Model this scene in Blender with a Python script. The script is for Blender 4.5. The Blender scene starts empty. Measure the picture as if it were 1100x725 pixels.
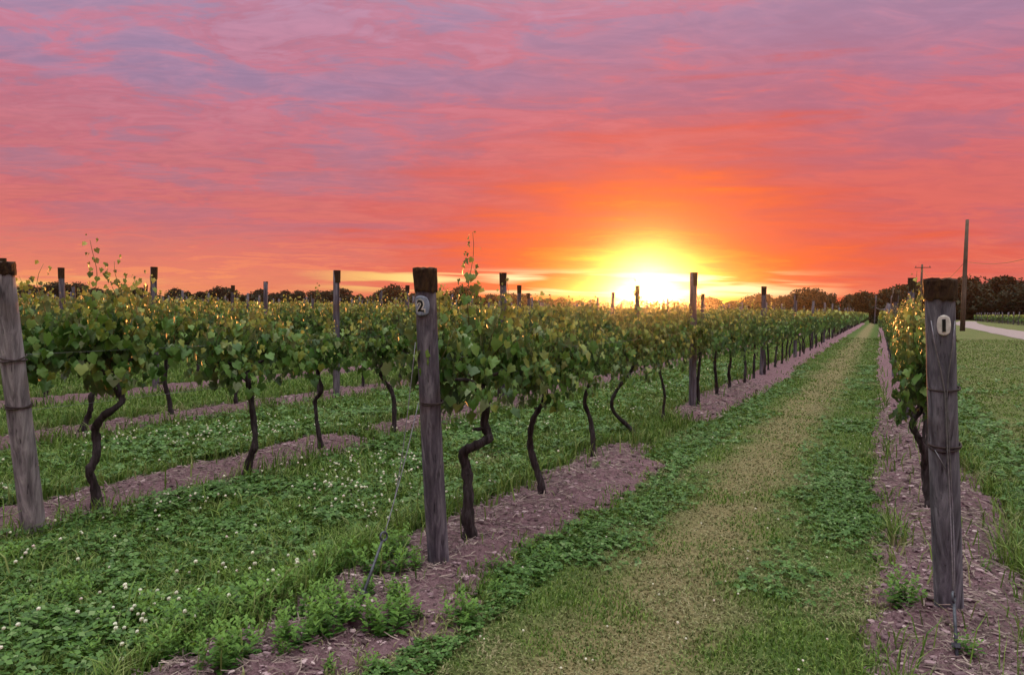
import bpy, bmesh, math, random
import numpy as np
from mathutils import Vector, Matrix, Euler

R = math.radians
C = bpy.context.scene.collection
SC = bpy.context.scene

# ------------------------------------------------------------------ camera, sky, sun, exposure
EYE = 1.55
cam_data = bpy.data.cameras.new('camera')
cam_data.sensor_width = 36.0
cam_data.lens = 800 / 1100 * 36.0
cam_data.clip_start = 0.05
cam_data.clip_end = 6000
cam = bpy.data.objects.new('camera', cam_data)
CAM_ROT = Euler((R(90 - 2.26), 0, 0)).to_matrix() @ Matrix.Rotation(R(0.9), 3, 'Z')
cam.rotation_euler = CAM_ROT.to_euler()
cam.location = (0, 0, EYE)
C.objects.link(cam)
SC.camera = cam

SUN_AZ, SUN_EL = 10.3, 1.9          # degrees to the right of +Y, degrees above the horizon
SKY_STRENGTH = 0.1
EXPOSURE = 0.0
SC.view_settings.view_transform = 'Standard'
SC.view_settings.look = 'None'
SC.view_settings.exposure = EXPOSURE
SC.view_settings.gamma = 1.0
SC.view_settings.use_curve_mapping = False
SC.render.engine = 'CYCLES'
SC.cycles.max_bounces = 5
SC.cycles.diffuse_bounces = 3
SC.cycles.glossy_bounces = 2
SC.cycles.transmission_bounces = 4
SC.cycles.transparent_max_bounces = 6
SC.cycles.volume_bounces = 0
SC.cycles.use_denoising = True
SC.cycles.caustics_reflective = False
SC.cycles.caustics_refractive = False


def lin(r, g, b):
    f = lambda c: (c / 255 / 12.92) if c / 255 <= 0.04045 else ((c / 255 + 0.055) / 1.055) ** 2.4
    return (f(r), f(g), f(b), 1.0)


class Nodes:
    """Tiny helper for building node trees."""
    def __init__(self, tree):
        self.t = tree

    def new(self, kind, **kw):
        n = self.t.nodes.new(kind)
        for k, v in kw.items():
            setattr(n, k, v)
        return n

    def put(self, node, name, val):
        sock = node.inputs[name]
        if hasattr(val, 'is_output'):
            self.t.links.new(val, sock)
        else:
            sock.default_value = val

    def math(self, op, a, b=0.0, c=0.0, clamp=False):
        n = self.new('ShaderNodeMath', operation=op, use_clamp=clamp)
        self.put(n, 0, a); self.put(n, 1, b); self.put(n, 2, c)
        return n.outputs[0]

    def vmath(self, op, a, b=(0, 0, 0)):
        n = self.new('ShaderNodeVectorMath', operation=op)
        self.put(n, 0, a); self.put(n, 1, b)
        return n.outputs['Value'] if op == 'DOT_PRODUCT' else n.outputs['Vector']

    def scale(self, a, s):
        n = self.new('ShaderNodeVectorMath', operation='SCALE')
        self.put(n, 0, a); self.put(n, 'Scale', s)
        return n.outputs['Vector']

    def comb(self, x, y, z):
        n = self.new('ShaderNodeCombineXYZ')
        self.put(n, 0, x); self.put(n, 1, y); self.put(n, 2, z)
        return n.outputs[0]

    def noise(self, vec, scale, detail=4.0, rough=0.55, dist=0.0):
        n = self.new('ShaderNodeTexNoise')
        if vec is not None:
            self.put(n, 'Vector', vec)
        self.put(n, 'Scale', scale); self.put(n, 'Detail', detail)
        self.put(n, 'Roughness', rough); self.put(n, 'Distortion', dist)
        return n.outputs['Fac']

    def ramp(self, fac, stops, interp='LINEAR'):
        n = self.new('ShaderNodeValToRGB')
        cr = n.color_ramp
        cr.interpolation = interp
        while len(cr.elements) < len(stops):
            cr.elements.new(0.5)
        for e, (p, c) in zip(cr.elements, stops):
            e.position = p
            e.color = c if len(c) == 4 else (*c, 1)
        self.put(n, 'Fac', fac)
        return n.outputs['Color']

    def smooth(self, v, a, b):
        n = self.new('ShaderNodeMapRange', interpolation_type='SMOOTHSTEP')
        self.put(n, 0, v); self.put(n, 1, a); self.put(n, 2, b); self.put(n, 3, 0.0); self.put(n, 4, 1.0)
        return n.outputs[0]

    def mix(self, fac, a, b, mode='MIX'):
        n = self.new('ShaderNodeMix', data_type='RGBA', blend_type=mode)
        self.put(n, 0, fac)
        self.put(n, 6, a); self.put(n, 7, b)
        return n.outputs[2]


def build_world():
    w = bpy.data.worlds.new('World')
    SC.world = w
    w.use_nodes = True
    t = w.node_tree
    t.nodes.clear()
    N = Nodes(t)
    out = N.new('ShaderNodeOutputWorld')
    bg = N.new('ShaderNodeBackground')
    N.put(bg, 'Strength', SKY_STRENGTH)
    t.links.new(bg.outputs[0], out.inputs[0])
    sky = N.new('ShaderNodeTexSky', sky_type='NISHITA')
    sky.sun_disc = False
    sky.sun_elevation = R(SUN_EL)
    sky.sun_rotation = R(SUN_AZ)
    sky.air_density = 1.5
    sky.dust_density = 3.0
    d = N.new('ShaderNodeTexCoord').outputs['Generated']
    sep = N.new('ShaderNodeSeparateXYZ')
    N.put(sep, 0, d)
    z = sep.outputs[2]
    s = (math.sin(R(SUN_AZ)), math.cos(R(SUN_AZ)), 0)
    p = (math.cos(R(SUN_AZ)), -math.sin(R(SUN_AZ)), 0)
    X = N.math('ARCTAN2', N.vmath('DOT_PRODUCT', d, p), N.vmath('DOT_PRODUCT', d, s))   # azimuth from the sun, radians
    Y = N.math('ARCSINE', z)                                                           # elevation, radians
    # the cloud deck: a flat layer seen in perspective
    zc = N.math('ADD', N.math('MAXIMUM', z, 0.0), 0.10)
    cp = N.comb(N.math('DIVIDE', sep.outputs[0], zc), N.math('DIVIDE', sep.outputs[1], zc), 0.0)
    c1 = N.noise(N.vmath('MULTIPLY', cp, (0.85, 1.3, 1)), 0.72, 6.0, 0.55, 0.45)
    c2 = N.noise(N.vmath('ADD', N.vmath('MULTIPLY', cp, (1.0, 1.6, 1)), (7.3, 2.1, 0)), 2.4, 8.0, 0.66, 0.9)
    c3 = N.noise(N.vmath('ADD', N.vmath('MULTIPLY', cp, (1.0, 2.1, 1)), (3.3, 9.1, 0)), 5.0, 7.0, 0.66, 1.0)
    cl = N.math('ADD', N.math('MULTIPLY', c1, 0.56), N.math('ADD', N.math('MULTIPLY', c2, 0.34), N.math('MULTIPLY', c3, 0.10)))
    cloud = N.smooth(cl, 0.42, 0.58)
    fibre = N.smooth(N.math('ADD', N.math('MULTIPLY', c3, 0.6), N.math('MULTIPLY', c2, 0.4)), 0.36, 0.64)
    # colours of lit and shaded cloud by elevation
    yy = N.math('DIVIDE', Y, 0.8)
    lit = N.ramp(yy, [(0.0, lin(250, 160, 100)), (0.06, lin(240, 138, 104)), (0.12, lin(214, 112, 108)), (0.22, lin(200, 112, 122)),
                      (0.33, lin(196, 124, 146)), (0.46, lin(188, 140, 168)), (0.62, lin(215, 185, 195)), (1.0, lin(230, 232, 216))])
    dark = N.ramp(yy, [(0.0, lin(246, 146, 98)), (0.06, lin(222, 122, 106)), (0.13, lin(194, 112, 124)), (0.22, lin(180, 122, 144)),
                       (0.34, lin(164, 130, 162)), (0.46, lin(166, 142, 174)), (0.62, lin(180, 176, 194)), (1.0, lin(216, 220, 204))])
    col = N.mix(cloud, dark, lit)
    # thin reddened undersides
    red = N.math('MULTIPLY', N.smooth(N.math('ABSOLUTE', N.math('SUBTRACT', cl, 0.52)), 0.035, 0.0), N.smooth(Y, 0.55, 0.35))
    col = N.mix(N.math('MULTIPLY', red, 0.30), col, lin(214, 100, 112))
    col = N.mix(N.smooth(Y, 0.03, 0.16), col, N.mix(1.0, col, N.ramp(fibre, [(0.0, (0.88, 0.90, 0.92, 1)), (1.0, (1.06, 1.06, 1.06, 1))]), 'MULTIPLY'))
    # towards the sun's side the deck is redder
    side = N.smooth(N.math('ABSOLUTE', N.math('SUBTRACT', X, 0.12)), 0.75, 0.0)
    low = N.smooth(Y, 0.50, 0.10)
    warm = N.ramp(cloud, [(0.0, lin(192, 84, 98)), (1.0, lin(222, 94, 86))])
    col = N.mix(N.math('MULTIPLY', N.math('MULTIPLY', side, low), 0.78), col, warm)
    # the glow round the hidden sun
    wob = N.math('MULTIPLY', N.math('SUBTRACT', N.math('ADD', N.math('MULTIPLY', c2, 0.6), N.math('MULTIPLY', c1, 0.4)), 0.5), 0.55)
    gx = N.math('MULTIPLY', X, 0.74)
    gy = N.math('SUBTRACT', N.math('MULTIPLY', Y, 1.32), 0.018)
    g = N.math('SQRT', N.math('ADD', N.math('MULTIPLY', gx, gx), N.math('MULTIPLY', gy, gy)))
    bars = N.noise(N.comb(N.math('MULTIPLY', X, 2.6), N.math('MULTIPLY', Y, 34.0), 1.3), 1.0, 4.0, 0.55, 0.5)
    g = N.math('MULTIPLY', g, N.math('ADD', N.math('ADD', 1.06, N.math('MULTIPLY', wob, 2.4)), N.math('MULTIPLY', N.math('SUBTRACT', bars, 0.5), 1.5)))
    gcol = N.ramp(g, [(0.0, (1.4, 1.15, 0.70)), (0.022, (1.2, 0.98, 0.45)), (0.034, lin(255, 246, 110)), (0.048, lin(255, 230, 52)),
                      (0.066, lin(255, 186, 50)), (0.098, lin(255, 138, 48)), (0.150, lin(246, 100, 44)), (0.23, lin(230, 84, 56)), (0.4, lin(206, 86, 86))])
    gfac = N.math('MULTIPLY', N.smooth(g, 0.36, 0.10), 0.96)
    col = N.mix(gfac, col, gcol)
    # bright slits of clear sky low over the horizon
    st = N.noise(N.comb(N.math('MULTIPLY', X, 5.0), N.math('MULTIPLY', Y, 75.0), 3.7), 1.0, 3.0, 0.5, 0.3)
    band = N.math('MULTIPLY', N.smooth(Y, 0.014, 0.026), N.smooth(Y, 0.056, 0.040))
    reach = N.smooth(N.math('ABSOLUTE', N.math('ADD', X, 0.10)), 0.40, 0.20)
    slit = N.math('MULTIPLY', N.math('MULTIPLY', N.smooth(st, 0.44, 0.58), band), reach)
    col = N.mix(slit, col, N.mix(N.smooth(N.math('ABSOLUTE', X), 0.4, 0.1), lin(255, 214, 120), (1.1, 0.95, 0.55, 1)))
    # pale strip at the far left
    st2 = N.math('MULTIPLY', N.smooth(X, -0.58, -0.72), N.math('MULTIPLY', N.smooth(Y, 0.004, 0.012), N.smooth(Y, 0.036, 0.022)))
    col = N.mix(N.math('MULTIPLY', st2, N.smooth(st, 0.35, 0.6)), col, lin(255, 206, 120))
    col = N.scale(col, 10.0)
    # overhead, out of view, the sky is brightened to add light on the ground
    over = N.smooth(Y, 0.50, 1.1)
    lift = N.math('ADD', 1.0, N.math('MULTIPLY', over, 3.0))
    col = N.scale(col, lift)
    col = N.vmath('ADD', col, N.scale(sky.outputs[0], 0.10))
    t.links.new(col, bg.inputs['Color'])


build_world()

sun_d = bpy.data.lights.new('sun', 'SUN')
sun_d.energy = 5.0
sun_d.angle = R(1.5)
sun_d.color = (1.0, 0.35, 0.085)
sun = bpy.data.objects.new('sun', sun_d)
C.objects.link(sun)
_sd = Vector((math.sin(R(SUN_AZ)) * math.cos(R(SUN_EL)), math.cos(R(SUN_AZ)) * math.cos(R(SUN_EL)), math.sin(R(SUN_EL))))
sun.rotation_euler = _sd.to_track_quat('Z', 'Y').to_euler()

# ------------------------------------------------------------------ where things stand
U = np.array([0.44204, 0.89700])        # direction in which the vine rows run
NV = np.array([0.89700, -0.44204])      # across the rows, to the right
ROW_ANG = math.atan2(U[1], U[0])


def ray(px, py):
    return CAM_ROT @ Vector((px - 550, 362.5 - py, -800))


def ground(px, py, z=0.0):
    d = ray(px, py)
    return Vector((0, 0, EYE)) + d * ((z - EYE) / d.z)


def on_ray(px, py, y):
    d = ray(px, py)
    return Vector((0, 0, EYE)) + d * (y / d.y)


def an(a, n, z=0.0):
    return Vector((a * U[0] + n * NV[0], a * U[1] + n * NV[1], z))


def to_an(p):
    return p[0] * U[0] + p[1] * U[1], p[0] * NV[0] + p[1] * NV[1]


def vnoise(x, y, seed=0):
    x = np.asarray(x, float); y = np.asarray(y, float)
    xi = np.floor(x).astype(np.int64); yi = np.floor(y).astype(np.int64)
    fx = x - xi; fy = y - yi
    fx = fx * fx * (3 - 2 * fx); fy = fy * fy * (3 - 2 * fy)

    def h(i, j):
        k = (i * 374761393 + j * 668265263 + seed * 974634777) & 0xffffffff
        k = ((k ^ (k >> 13)) * 1274126177) & 0xffffffff
        return ((k ^ (k >> 16)) & 0xffff) / 65535.0
    return (h(xi, yi) * (1 - fx) + h(xi + 1, yi) * fx) * (1 - fy) + (h(xi, yi + 1) * (1 - fx) + h(xi + 1, yi + 1) * fx) * fy


def fbm(x, y, seed=0, octv=4):
    s = 0; a = 1; tot = 0
    for o in range(octv):
        s = s + a * vnoise(np.asarray(x) * 2 ** o, np.asarray(y) * 2 ** o, seed + o * 17)
        tot += a; a *= 0.5
    return s / tot


# ------------------------------------------------------------------ mesh helpers
def mesh_np(name, V, faces, attrs=None, mats=(), mat_idx=None, smooth=False):
    """faces: list of (M,k) int arrays."""
    me = bpy.data.meshes.new(name)
    V = np.asarray(V, np.float32)
    me.vertices.add(len(V))
    me.vertices.foreach_set('co', V.ravel())
    loops = np.concatenate([f.ravel() for f in faces]).astype(np.int32)
    sizes = np.concatenate([np.full(len(f), f.shape[1], np.int32) for f in faces])
    me.loops.add(len(loops))
    me.loops.foreach_set('vertex_index', loops)
    me.polygons.add(len(sizes))
    starts = np.zeros(len(sizes), np.int32); starts[1:] = np.cumsum(sizes)[:-1]
    me.polygons.foreach_set('loop_start', starts)
    if mat_idx is not None:
        me.polygons.foreach_set('material_index', np.asarray(mat_idx, np.int32))
    me.polygons.foreach_set('use_smooth', np.full(len(sizes), smooth, bool))
    for k, a in (attrs or {}).items():
        at = me.attributes.new(k, 'FLOAT', 'POINT')
        at.data.foreach_set('value', np.asarray(a, np.float32))
    for m in mats:
        me.materials.append(m)
    me.update(calc_edges=True)
    return me


def link(name, me, parent=None, loc=None, rot=None):
    o = bpy.data.objects.new(name, me)
    C.objects.link(o)
    if parent is not None:
        o.parent = parent
    if loc is not None:
        o.location = loc
    if rot is not None:
        o.rotation_euler = rot
    return o


def tag(o, label=None, cat=None, group=None, kind=None):
    if label: o['label'] = label
    if cat: o['category'] = cat
    if group: o['group'] = group
    if kind: o['kind'] = kind
    return o


class Geo:
    """Collects vertices and faces of one mesh."""
    def __init__(self):
        self.v = []; self.f = []

    def tube(self, pts, rad, sides=8, jit=0.0, rng=random, cap=True):
        pts = [Vector(p) for p in pts]
        if not hasattr(rad, '__len__'):
            rad = [rad] * len(pts)
        base = len(self.v)
        prev = None
        for i, p in enumerate(pts):
            t = (pts[min(i + 1, len(pts) - 1)] - pts[max(i - 1, 0)])
            t = t.normalized() if t.length > 1e-9 else Vector((0, 0, 1))
            if prev is None:
                x = t.orthogonal().normalized()
            else:
                x = (prev - t * prev.dot(t))
                x = x.normalized() if x.length > 1e-6 else t.orthogonal().normalized()
            prev = x
            y = t.cross(x)
            for k in range(sides):
                a = 2 * math.pi * k / sides
                r = rad[i] * (1 + jit * (rng.random() - 0.5) * 2)
                self.v.append(tuple(p + (x * math.cos(a) + y * math.sin(a)) * r))
        for i in range(len(pts) - 1):
            for k in range(sides):
                a = base + i * sides + k; b = base + i * sides + (k + 1) % sides
                self.f.append((a, b, b + sides, a + sides))
        if cap:
            self.f.append(tuple(base + k for k in reversed(range(sides))))
            e = base + (len(pts) - 1) * sides
            self.f.append(tuple(e + k for k in range(sides)))
        return self

    def build(self, name, mat, parent=None, smooth=True, loc=None, rot=None):
        return link(name, self.mesh(name, mat, smooth), parent, loc, rot)

    def mesh(self, name, mat, smooth=True):
        me = bpy.data.meshes.new(name)
        me.from_pydata(self.v, [], self.f)
        me.polygons.foreach_set('use_smooth', [smooth] * len(me.polygons))
        me.materials.append(mat)
        me.update()
        return me


def smooth_path(pts, sub=4):
    """Catmull-Rom through the points."""
    P = [Vector(p) for p in pts]
    P = [P[0] * 2 - P[1]] + P + [P[-1] * 2 - P[-2]]
    out = []
    for i in range(1, len(P) - 2):
        for k in range(sub):
            t = k / sub
            a, b, c, d = P[i - 1], P[i], P[i + 1], P[i + 2]
            out.append(0.5 * ((2 * b) + (c - a) * t + (2 * a - 5 * b + 4 * c - d) * t * t + (3 * b - a - 3 * c + d) * t ** 3))
    out.append(P[-2])
    return out


# ------------------------------------------------------------------ materials
def material(name):
    m = bpy.data.materials.new(name)
    m.use_nodes = True
    m.node_tree.nodes.clear()
    N = Nodes(m.node_tree)
    out = N.new('ShaderNodeOutputMaterial')
    return m, N, out


def principled(N, out, col, rough=0.8, bump=None, bstr=0.5, bdist=0.01, spec=0.3):
    b = N.new('ShaderNodeBsdfPrincipled')
    N.put(b, 'Base Color', col); N.put(b, 'Roughness', rough); N.put(b, 'Specular IOR Level', spec)
    if bump is not None:
        bn = N.new('ShaderNodeBump')
        N.put(bn, 'Strength', bstr); N.put(bn, 'Distance', bdist); N.put(bn, 'Height', bump)
        N.t.links.new(bn.outputs[0], b.inputs['Normal'])
    N.t.links.new(b.outputs[0], out.inputs[0])
    return b


def coord(N, which='Object'):
    return N.new('ShaderNodeTexCoord').outputs[which]


def attr(N, name):
    return N.new('ShaderNodeAttribute', attribute_name=name).outputs['Fac']


def leafy(name, stops, translucent=0.35, rough=0.5, young=None, back=None, spec=0.35):
    """Foliage: colour by leaf, optional colour of young growth, light shining through."""
    m, N, out = material(name)
    geo = N.new('ShaderNodeNewGeometry')
    col = N.ramp(geo.outputs['Random Per Island'], stops)
    if young is not None:
        col = N.mix(attr(N, 'young'), col, young)
    if back is not None:
        col = N.mix(N.math('MULTIPLY', geo.outputs['Backfacing'], 0.6), col, back)
    b = N.new('ShaderNodeBsdfPrincipled')
    N.put(b, 'Base Color', col); N.put(b, 'Roughness', rough); N.put(b, 'Specular IOR Level', spec)
    tr = N.new('ShaderNodeBsdfTranslucent')
    N.put(tr, 'Color', N.mix(1.0, col, (1.25, 1.0, 0.55, 1), 'MULTIPLY'))
    mx = N.new('ShaderNodeMixShader')
    N.put(mx, 0, translucent)
    N.t.links.new(b.outputs[0], mx.inputs[1]); N.t.links.new(tr.outputs[0], mx.inputs[2])
    N.t.links.new(mx.outputs[0], out.inputs[0])
    return m


def wood_material(name, dark, mid, light, stain, along=(9, 9, 0.9)):
    m, N, out = material(name)
    o = coord(N)
    v = N.vmath('MULTIPLY', o, along)
    a = N.noise(v, 3.0, 6, 0.65, 0.4)
    b = N.noise(N.vmath('MULTIPLY', o, (along[0] * 3, along[1] * 3, along[2] * 1.4)), 3.0, 4, 0.6)
    col = N.ramp(a, [(0.28, dark), (0.5, mid), (0.72, light)])
    crack = N.smooth(b, 0.60, 0.72)
    col = N.mix(N.math('MULTIPLY', crack, 0.85), col, dark)
    big = N.smooth(N.noise(o, 2.3, 3, 0.5), 0.48, 0.66)
    col = N.mix(N.math('MULTIPLY', big, 0.65), col, stain)
    h = N.math('SUBTRACT', a, N.math('MULTIPLY', crack, 0.5))
    principled(N, out, col, 0.85, h, 0.9, 0.012, 0.2)
    return m


M = {}
M['post_wood'] = wood_material('post_wood', (0.026, 0.022, 0.034, 1), (0.095, 0.083, 0.115, 1), (0.24, 0.22, 0.275, 1), (0.09, 0.055, 0.058, 1))
M['post_pale'] = wood_material('post_pale', (0.05, 0.045, 0.055, 1), (0.20, 0.18, 0.215, 1), (0.40, 0.37, 0.42, 1), (0.17, 0.12, 0.12, 1))
M['post_slate'] = wood_material('post_slate', (0.03, 0.027, 0.04, 1), (0.125, 0.12, 0.16, 1), (0.28, 0.275, 0.35, 1), (0.07, 0.055, 0.07, 1))
M['post_cap'] = wood_material('post_cap', (0.012, 0.007, 0.005, 1), (0.04, 0.02, 0.014, 1), (0.08, 0.045, 0.02, 1), (0.05, 0.03, 0.012, 1), (14, 14, 5))
M['pole_wood'] = wood_material('pole_wood', (0.05, 0.035, 0.03, 1), (0.10, 0.075, 0.065, 1), (0.16, 0.12, 0.11, 1), (0.07, 0.05, 0.04, 1), (6, 6, 0.3))


def simple(name, col, rough=0.7, nscale=30, amount=0.35, bump=0.4, metallic=0.0):
    m, N, out = material(name)
    n = N.noise(coord(N), nscale, 5, 0.6)
    d = tuple(c * (1 - amount) for c in col[:3]) + (1,)
    l = tuple(c * (1 + amount) for c in col[:3]) + (1,)
    b = principled(N, out, N.ramp(n, [(0.3, d), (0.7, l)]), rough, n, bump, 0.006)
    N.put(b, 'Metallic', metallic)
    return m


M['bark'] = wood_material('vine_bark', (0.010, 0.008, 0.009, 1), (0.036, 0.028, 0.033, 1), (0.085, 0.07, 0.085, 1), (0.04, 0.026, 0.022, 1), (12, 12, 2.2))
M['cane'] = simple('green_cane', (0.09, 0.085, 0.03), 0.6, 20, 0.3)
M['wire'] = simple('wire', (0.20, 0.195, 0.24), 0.45, 60, 0.3, 0.1, 0.6)
M['wire_rust'] = simple('rusty_wire', (0.05, 0.035, 0.04), 0.7, 60, 0.4, 0.2, 0.3)
M['anchor_metal'] = simple('anchor_metal', (0.075, 0.08, 0.11), 0.55, 50, 0.4, 0.3, 0.4)
M['plate'] = simple('plate_paint', (0.62, 0.60, 0.62), 0.6, 40, 0.22, 0.2)
M['plate_blue'] = simple('plate_paint_blue', (0.22, 0.25, 0.36), 0.6, 35, 0.4, 0.2)
M['numeral'] = simple('numeral_paint', (0.012, 0.012, 0.016), 0.6, 40, 0.3, 0.1)
M['numeral_pale'] = simple('numeral_pale_paint', (0.60, 0.56, 0.56), 0.6, 40, 0.2, 0.1)
M['tree_bark'] = simple('tree_bark', (0.035, 0.024, 0.018), 0.9, 3, 0.4)

M['vine_leaf'] = leafy('vine_leaf', [(0.0, (0.022, 0.06, 0.012, 1)), (0.3, (0.048, 0.125, 0.02, 1)), (0.65, (0.09, 0.19, 0.035, 1)), (0.9, (0.15, 0.25, 0.06, 1)), (1.0, (0.22, 0.28, 0.17, 1))],
                       0.25, 0.42, young=(0.36, 0.35, 0.075, 1), back=(0.10, 0.15, 0.11, 1))
M['grass'] = None
M['weed'] = leafy('weed_leaf', [(0.0, (0.03, 0.10, 0.014, 1)), (0.5, (0.065, 0.18, 0.028, 1)), (1.0, (0.12, 0.25, 0.05, 1))], 0.35, 0.55, young=(0.17, 0.31, 0.06, 1))
M['clover'] = leafy('clover_leaf', [(0.0, (0.028, 0.08, 0.014, 1)), (0.5, (0.06, 0.145, 0.025, 1)), (0.88, (0.10, 0.20, 0.045, 1)), (1.0, (0.19, 0.27, 0.12, 1))], 0.25, 0.5)
M['flower'] = leafy('clover_flower', [(0.0, (0.45, 0.44, 0.36, 1)), (0.5, (0.68, 0.68, 0.60, 1)), (0.85, (0.74, 0.72, 0.66, 1)), (1.0, (0.66, 0.52, 0.54, 1))], 0.2, 0.8)
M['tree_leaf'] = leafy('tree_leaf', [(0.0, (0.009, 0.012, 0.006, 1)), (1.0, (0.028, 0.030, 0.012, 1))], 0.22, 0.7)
M['straw'] = leafy('straw', [(0.0, (0.08, 0.052, 0.056, 1)), (0.5, (0.20, 0.142, 0.15, 1)), (0.88, (0.33, 0.25, 0.25, 1)), (1.0, (0.48, 0.39, 0.37, 1))], 0.0, 0.85)


def grass_material():
    m, N, out = material('grass_blade')
    geo = N.new('ShaderNodeNewGeometry')
    rnd = geo.outputs['Random Per Island']
    green = N.ramp(rnd, [(0.0, (0.04, 0.10, 0.015, 1)), (0.5, (0.105, 0.19, 0.028, 1)), (1.0, (0.19, 0.27, 0.06, 1))])
    dry = N.ramp(rnd, [(0.0, (0.14, 0.13, 0.065, 1)), (0.5, (0.26, 0.235, 0.13, 1)), (1.0, (0.38, 0.335, 0.22, 1))])
    col = N.mix(attr(N, 'dry'), green, dry)
    b = N.new('ShaderNodeBsdfPrincipled')
    N.put(b, 'Base Color', col); N.put(b, 'Roughness', 0.6); N.put(b, 'Specular IOR Level', 0.25)
    tr = N.new('ShaderNodeBsdfTranslucent')
    N.put(tr, 'Color', col)
    mx = N.new('ShaderNodeMixShader')
    N.put(mx, 0, 0.3)
    N.t.links.new(b.outputs[0], mx.inputs[1]); N.t.links.new(tr.outputs[0], mx.inputs[2])
    N.t.links.new(mx.outputs[0], out.inputs[0])
    return m


M['grass'] = grass_material()


def ground_material():
    m, N, out = material('ground_turf')
    o = coord(N)
    a = N.vmath('DOT_PRODUCT', o, (U[0], U[1], 0))
    n = N.vmath('DOT_PRODUCT', o, (NV[0], NV[1], 0))
    big = N.noise(o, 0.55, 5, 0.6)
    mid = N.noise(o, 3.5, 5, 0.65)
    fine = N.noise(o, 38, 4, 0.7)
    green = N.ramp(mid, [(0.25, (0.045, 0.075, 0.022, 1)), (0.55, (0.085, 0.125, 0.038, 1)), (0.8, (0.13, 0.16, 0.06, 1))])
    dry = N.ramp(fine, [(0.25, (0.12, 0.092, 0.05, 1)), (0.7, (0.27, 0.21, 0.125, 1))])
    wn = N.math('ADD', n, N.math('MULTIPLY', N.math('SUBTRACT', big, 0.5), 0.8))
    stripe = N.math('MULTIPLY', N.smooth(N.math('ABSOLUTE', N.math('ADD', wn, 1.02)), 0.62, 0.12), 0.9)
    lawn = N.math('MULTIPLY', N.smooth(n, 0.9, 1.8), N.math('ADD', 0.25, N.math('MULTIPLY', N.smooth(big, 0.4, 0.7), 0.35)))
    patch = N.math('MULTIPLY', N.smooth(N.noise(o, 1.3, 3, 0.5), 0.58, 0.75), 0.5)
    d = N.math('MAXIMUM', N.math('MAXIMUM', stripe, lawn), patch)
    col = N.mix(d, green, dry)
    col = N.mix(N.math('MULTIPLY', N.smooth(fine, 0.52, 0.3), 0.5), col, (0.03, 0.04, 0.015, 1))
    principled(N, out, col, 0.95, N.math('ADD', fine, mid), 0.8, 0.03, 0.1)
    return m


M['ground'] = ground_material()


def mulch_material():
    m, N, out = material('mulch')
    o = coord(N)
    mid = N.noise(o, 5, 6, 0.7, 0.6)
    lump = N.noise(N.vmath('ADD', o, (9, 5, 0)), 17, 5, 0.7, 1.2)
    fine = N.noise(N.vmath('ADD', o, (4, 2, 0)), 60, 5, 0.75, 0.8)
    v = N.math('ADD', N.math('MULTIPLY', lump, 0.5), N.math('MULTIPLY', fine, 0.5))
    col = N.ramp(v, [(0.33, (0.055, 0.034, 0.038, 1)), (0.46, (0.27, 0.150, 0.195, 1)), (0.56, (0.37, 0.222, 0.275, 1)), (0.70, (0.50, 0.35, 0.39, 1))])
    col = N.mix(N.math('MULTIPLY', N.smooth(mid, 0.46, 0.70), 0.45), col, (0.335, 0.205, 0.25, 1))
    principled(N, out, col, 0.95, N.math('ADD', fine, N.math('MULTIPLY', lump, 1.2)), 1.0, 0.05, 0.1)
    return m


M['mulch'] = mulch_material()
M['gravel'] = simple('road_gravel', (0.27, 0.205, 0.225), 0.95, 6, 0.25, 0.6)

# ------------------------------------------------------------------ setting: ground, road, mulch beds
def build_ground():
    rings = [0.0] + list(np.geomspace(1.0, 4500, 70))
    S = 128
    V = [(0, 0, 0)]
    for r in rings[1:]:
        for k in range(S):
            t = 2 * math.pi * k / S
            V.append((r * math.cos(t), r * math.sin(t), 0))
    tri = np.array([(0, 1 + k, 1 + (k + 1) % S) for k in range(S)])
    q = []
    for i in range(len(rings) - 2):
        for k in range(S):
            a = 1 + i * S + k; b = 1 + i * S + (k + 1) % S
            q.append((a, a + S, b + S, b))
    me = mesh_np('ground', V, [tri, np.array(q)], mats=[M['ground']])
    tag(link('ground', me), kind='structure')


build_ground()


def build_road():
    # gravel farm road beyond the grass, drifting away from the rows
    ctr = [(10, 8.6), (30, 9.2), (56, 10.2), (85, 11.0), (120, 12.0), (160, 14.5), (220, 20)]
    V = []; F = []
    k = 0
    pts = smooth_path([Vector((a, n, 0)) for a, n in ctr], 8)
    for i, p in enumerate(pts):
        for j, off in enumerate((-1.9, -1.0, 0, 1.0, 1.9)):
            w = (random.Random(i * 7 + j).random() - 0.5) * (0.35 if abs(off) > 1.5 else 0)
            q = an(p.x, p.y + off + w, 0.02 + 0.03 * (1 - (off / 1.9) ** 2))
            V.append(tuple(q))
    for i in range(len(pts) - 1):
        for j in range(4):
            a = i * 5 + j
            F.append((a, a + 1, a + 6, a + 5))
    me = mesh_np('gravel_road', V, [np.array(F)], mats=[M['gravel']])
    tag(link('gravel_road', me), kind='structure')


build_road()

ROW_N = {1: 0.38, 2: -2.50, 3: -5.33, 4: -8.40}
for k in range(5, 40):
    ROW_N[k] = -8.40 - 2.95 * (k - 4)
BED_START = {1: 1.2, 2: 1.3, 3: 0.5}
BED_C = {1: 0.43, 2: -2.42, 3: -5.36}


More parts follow.
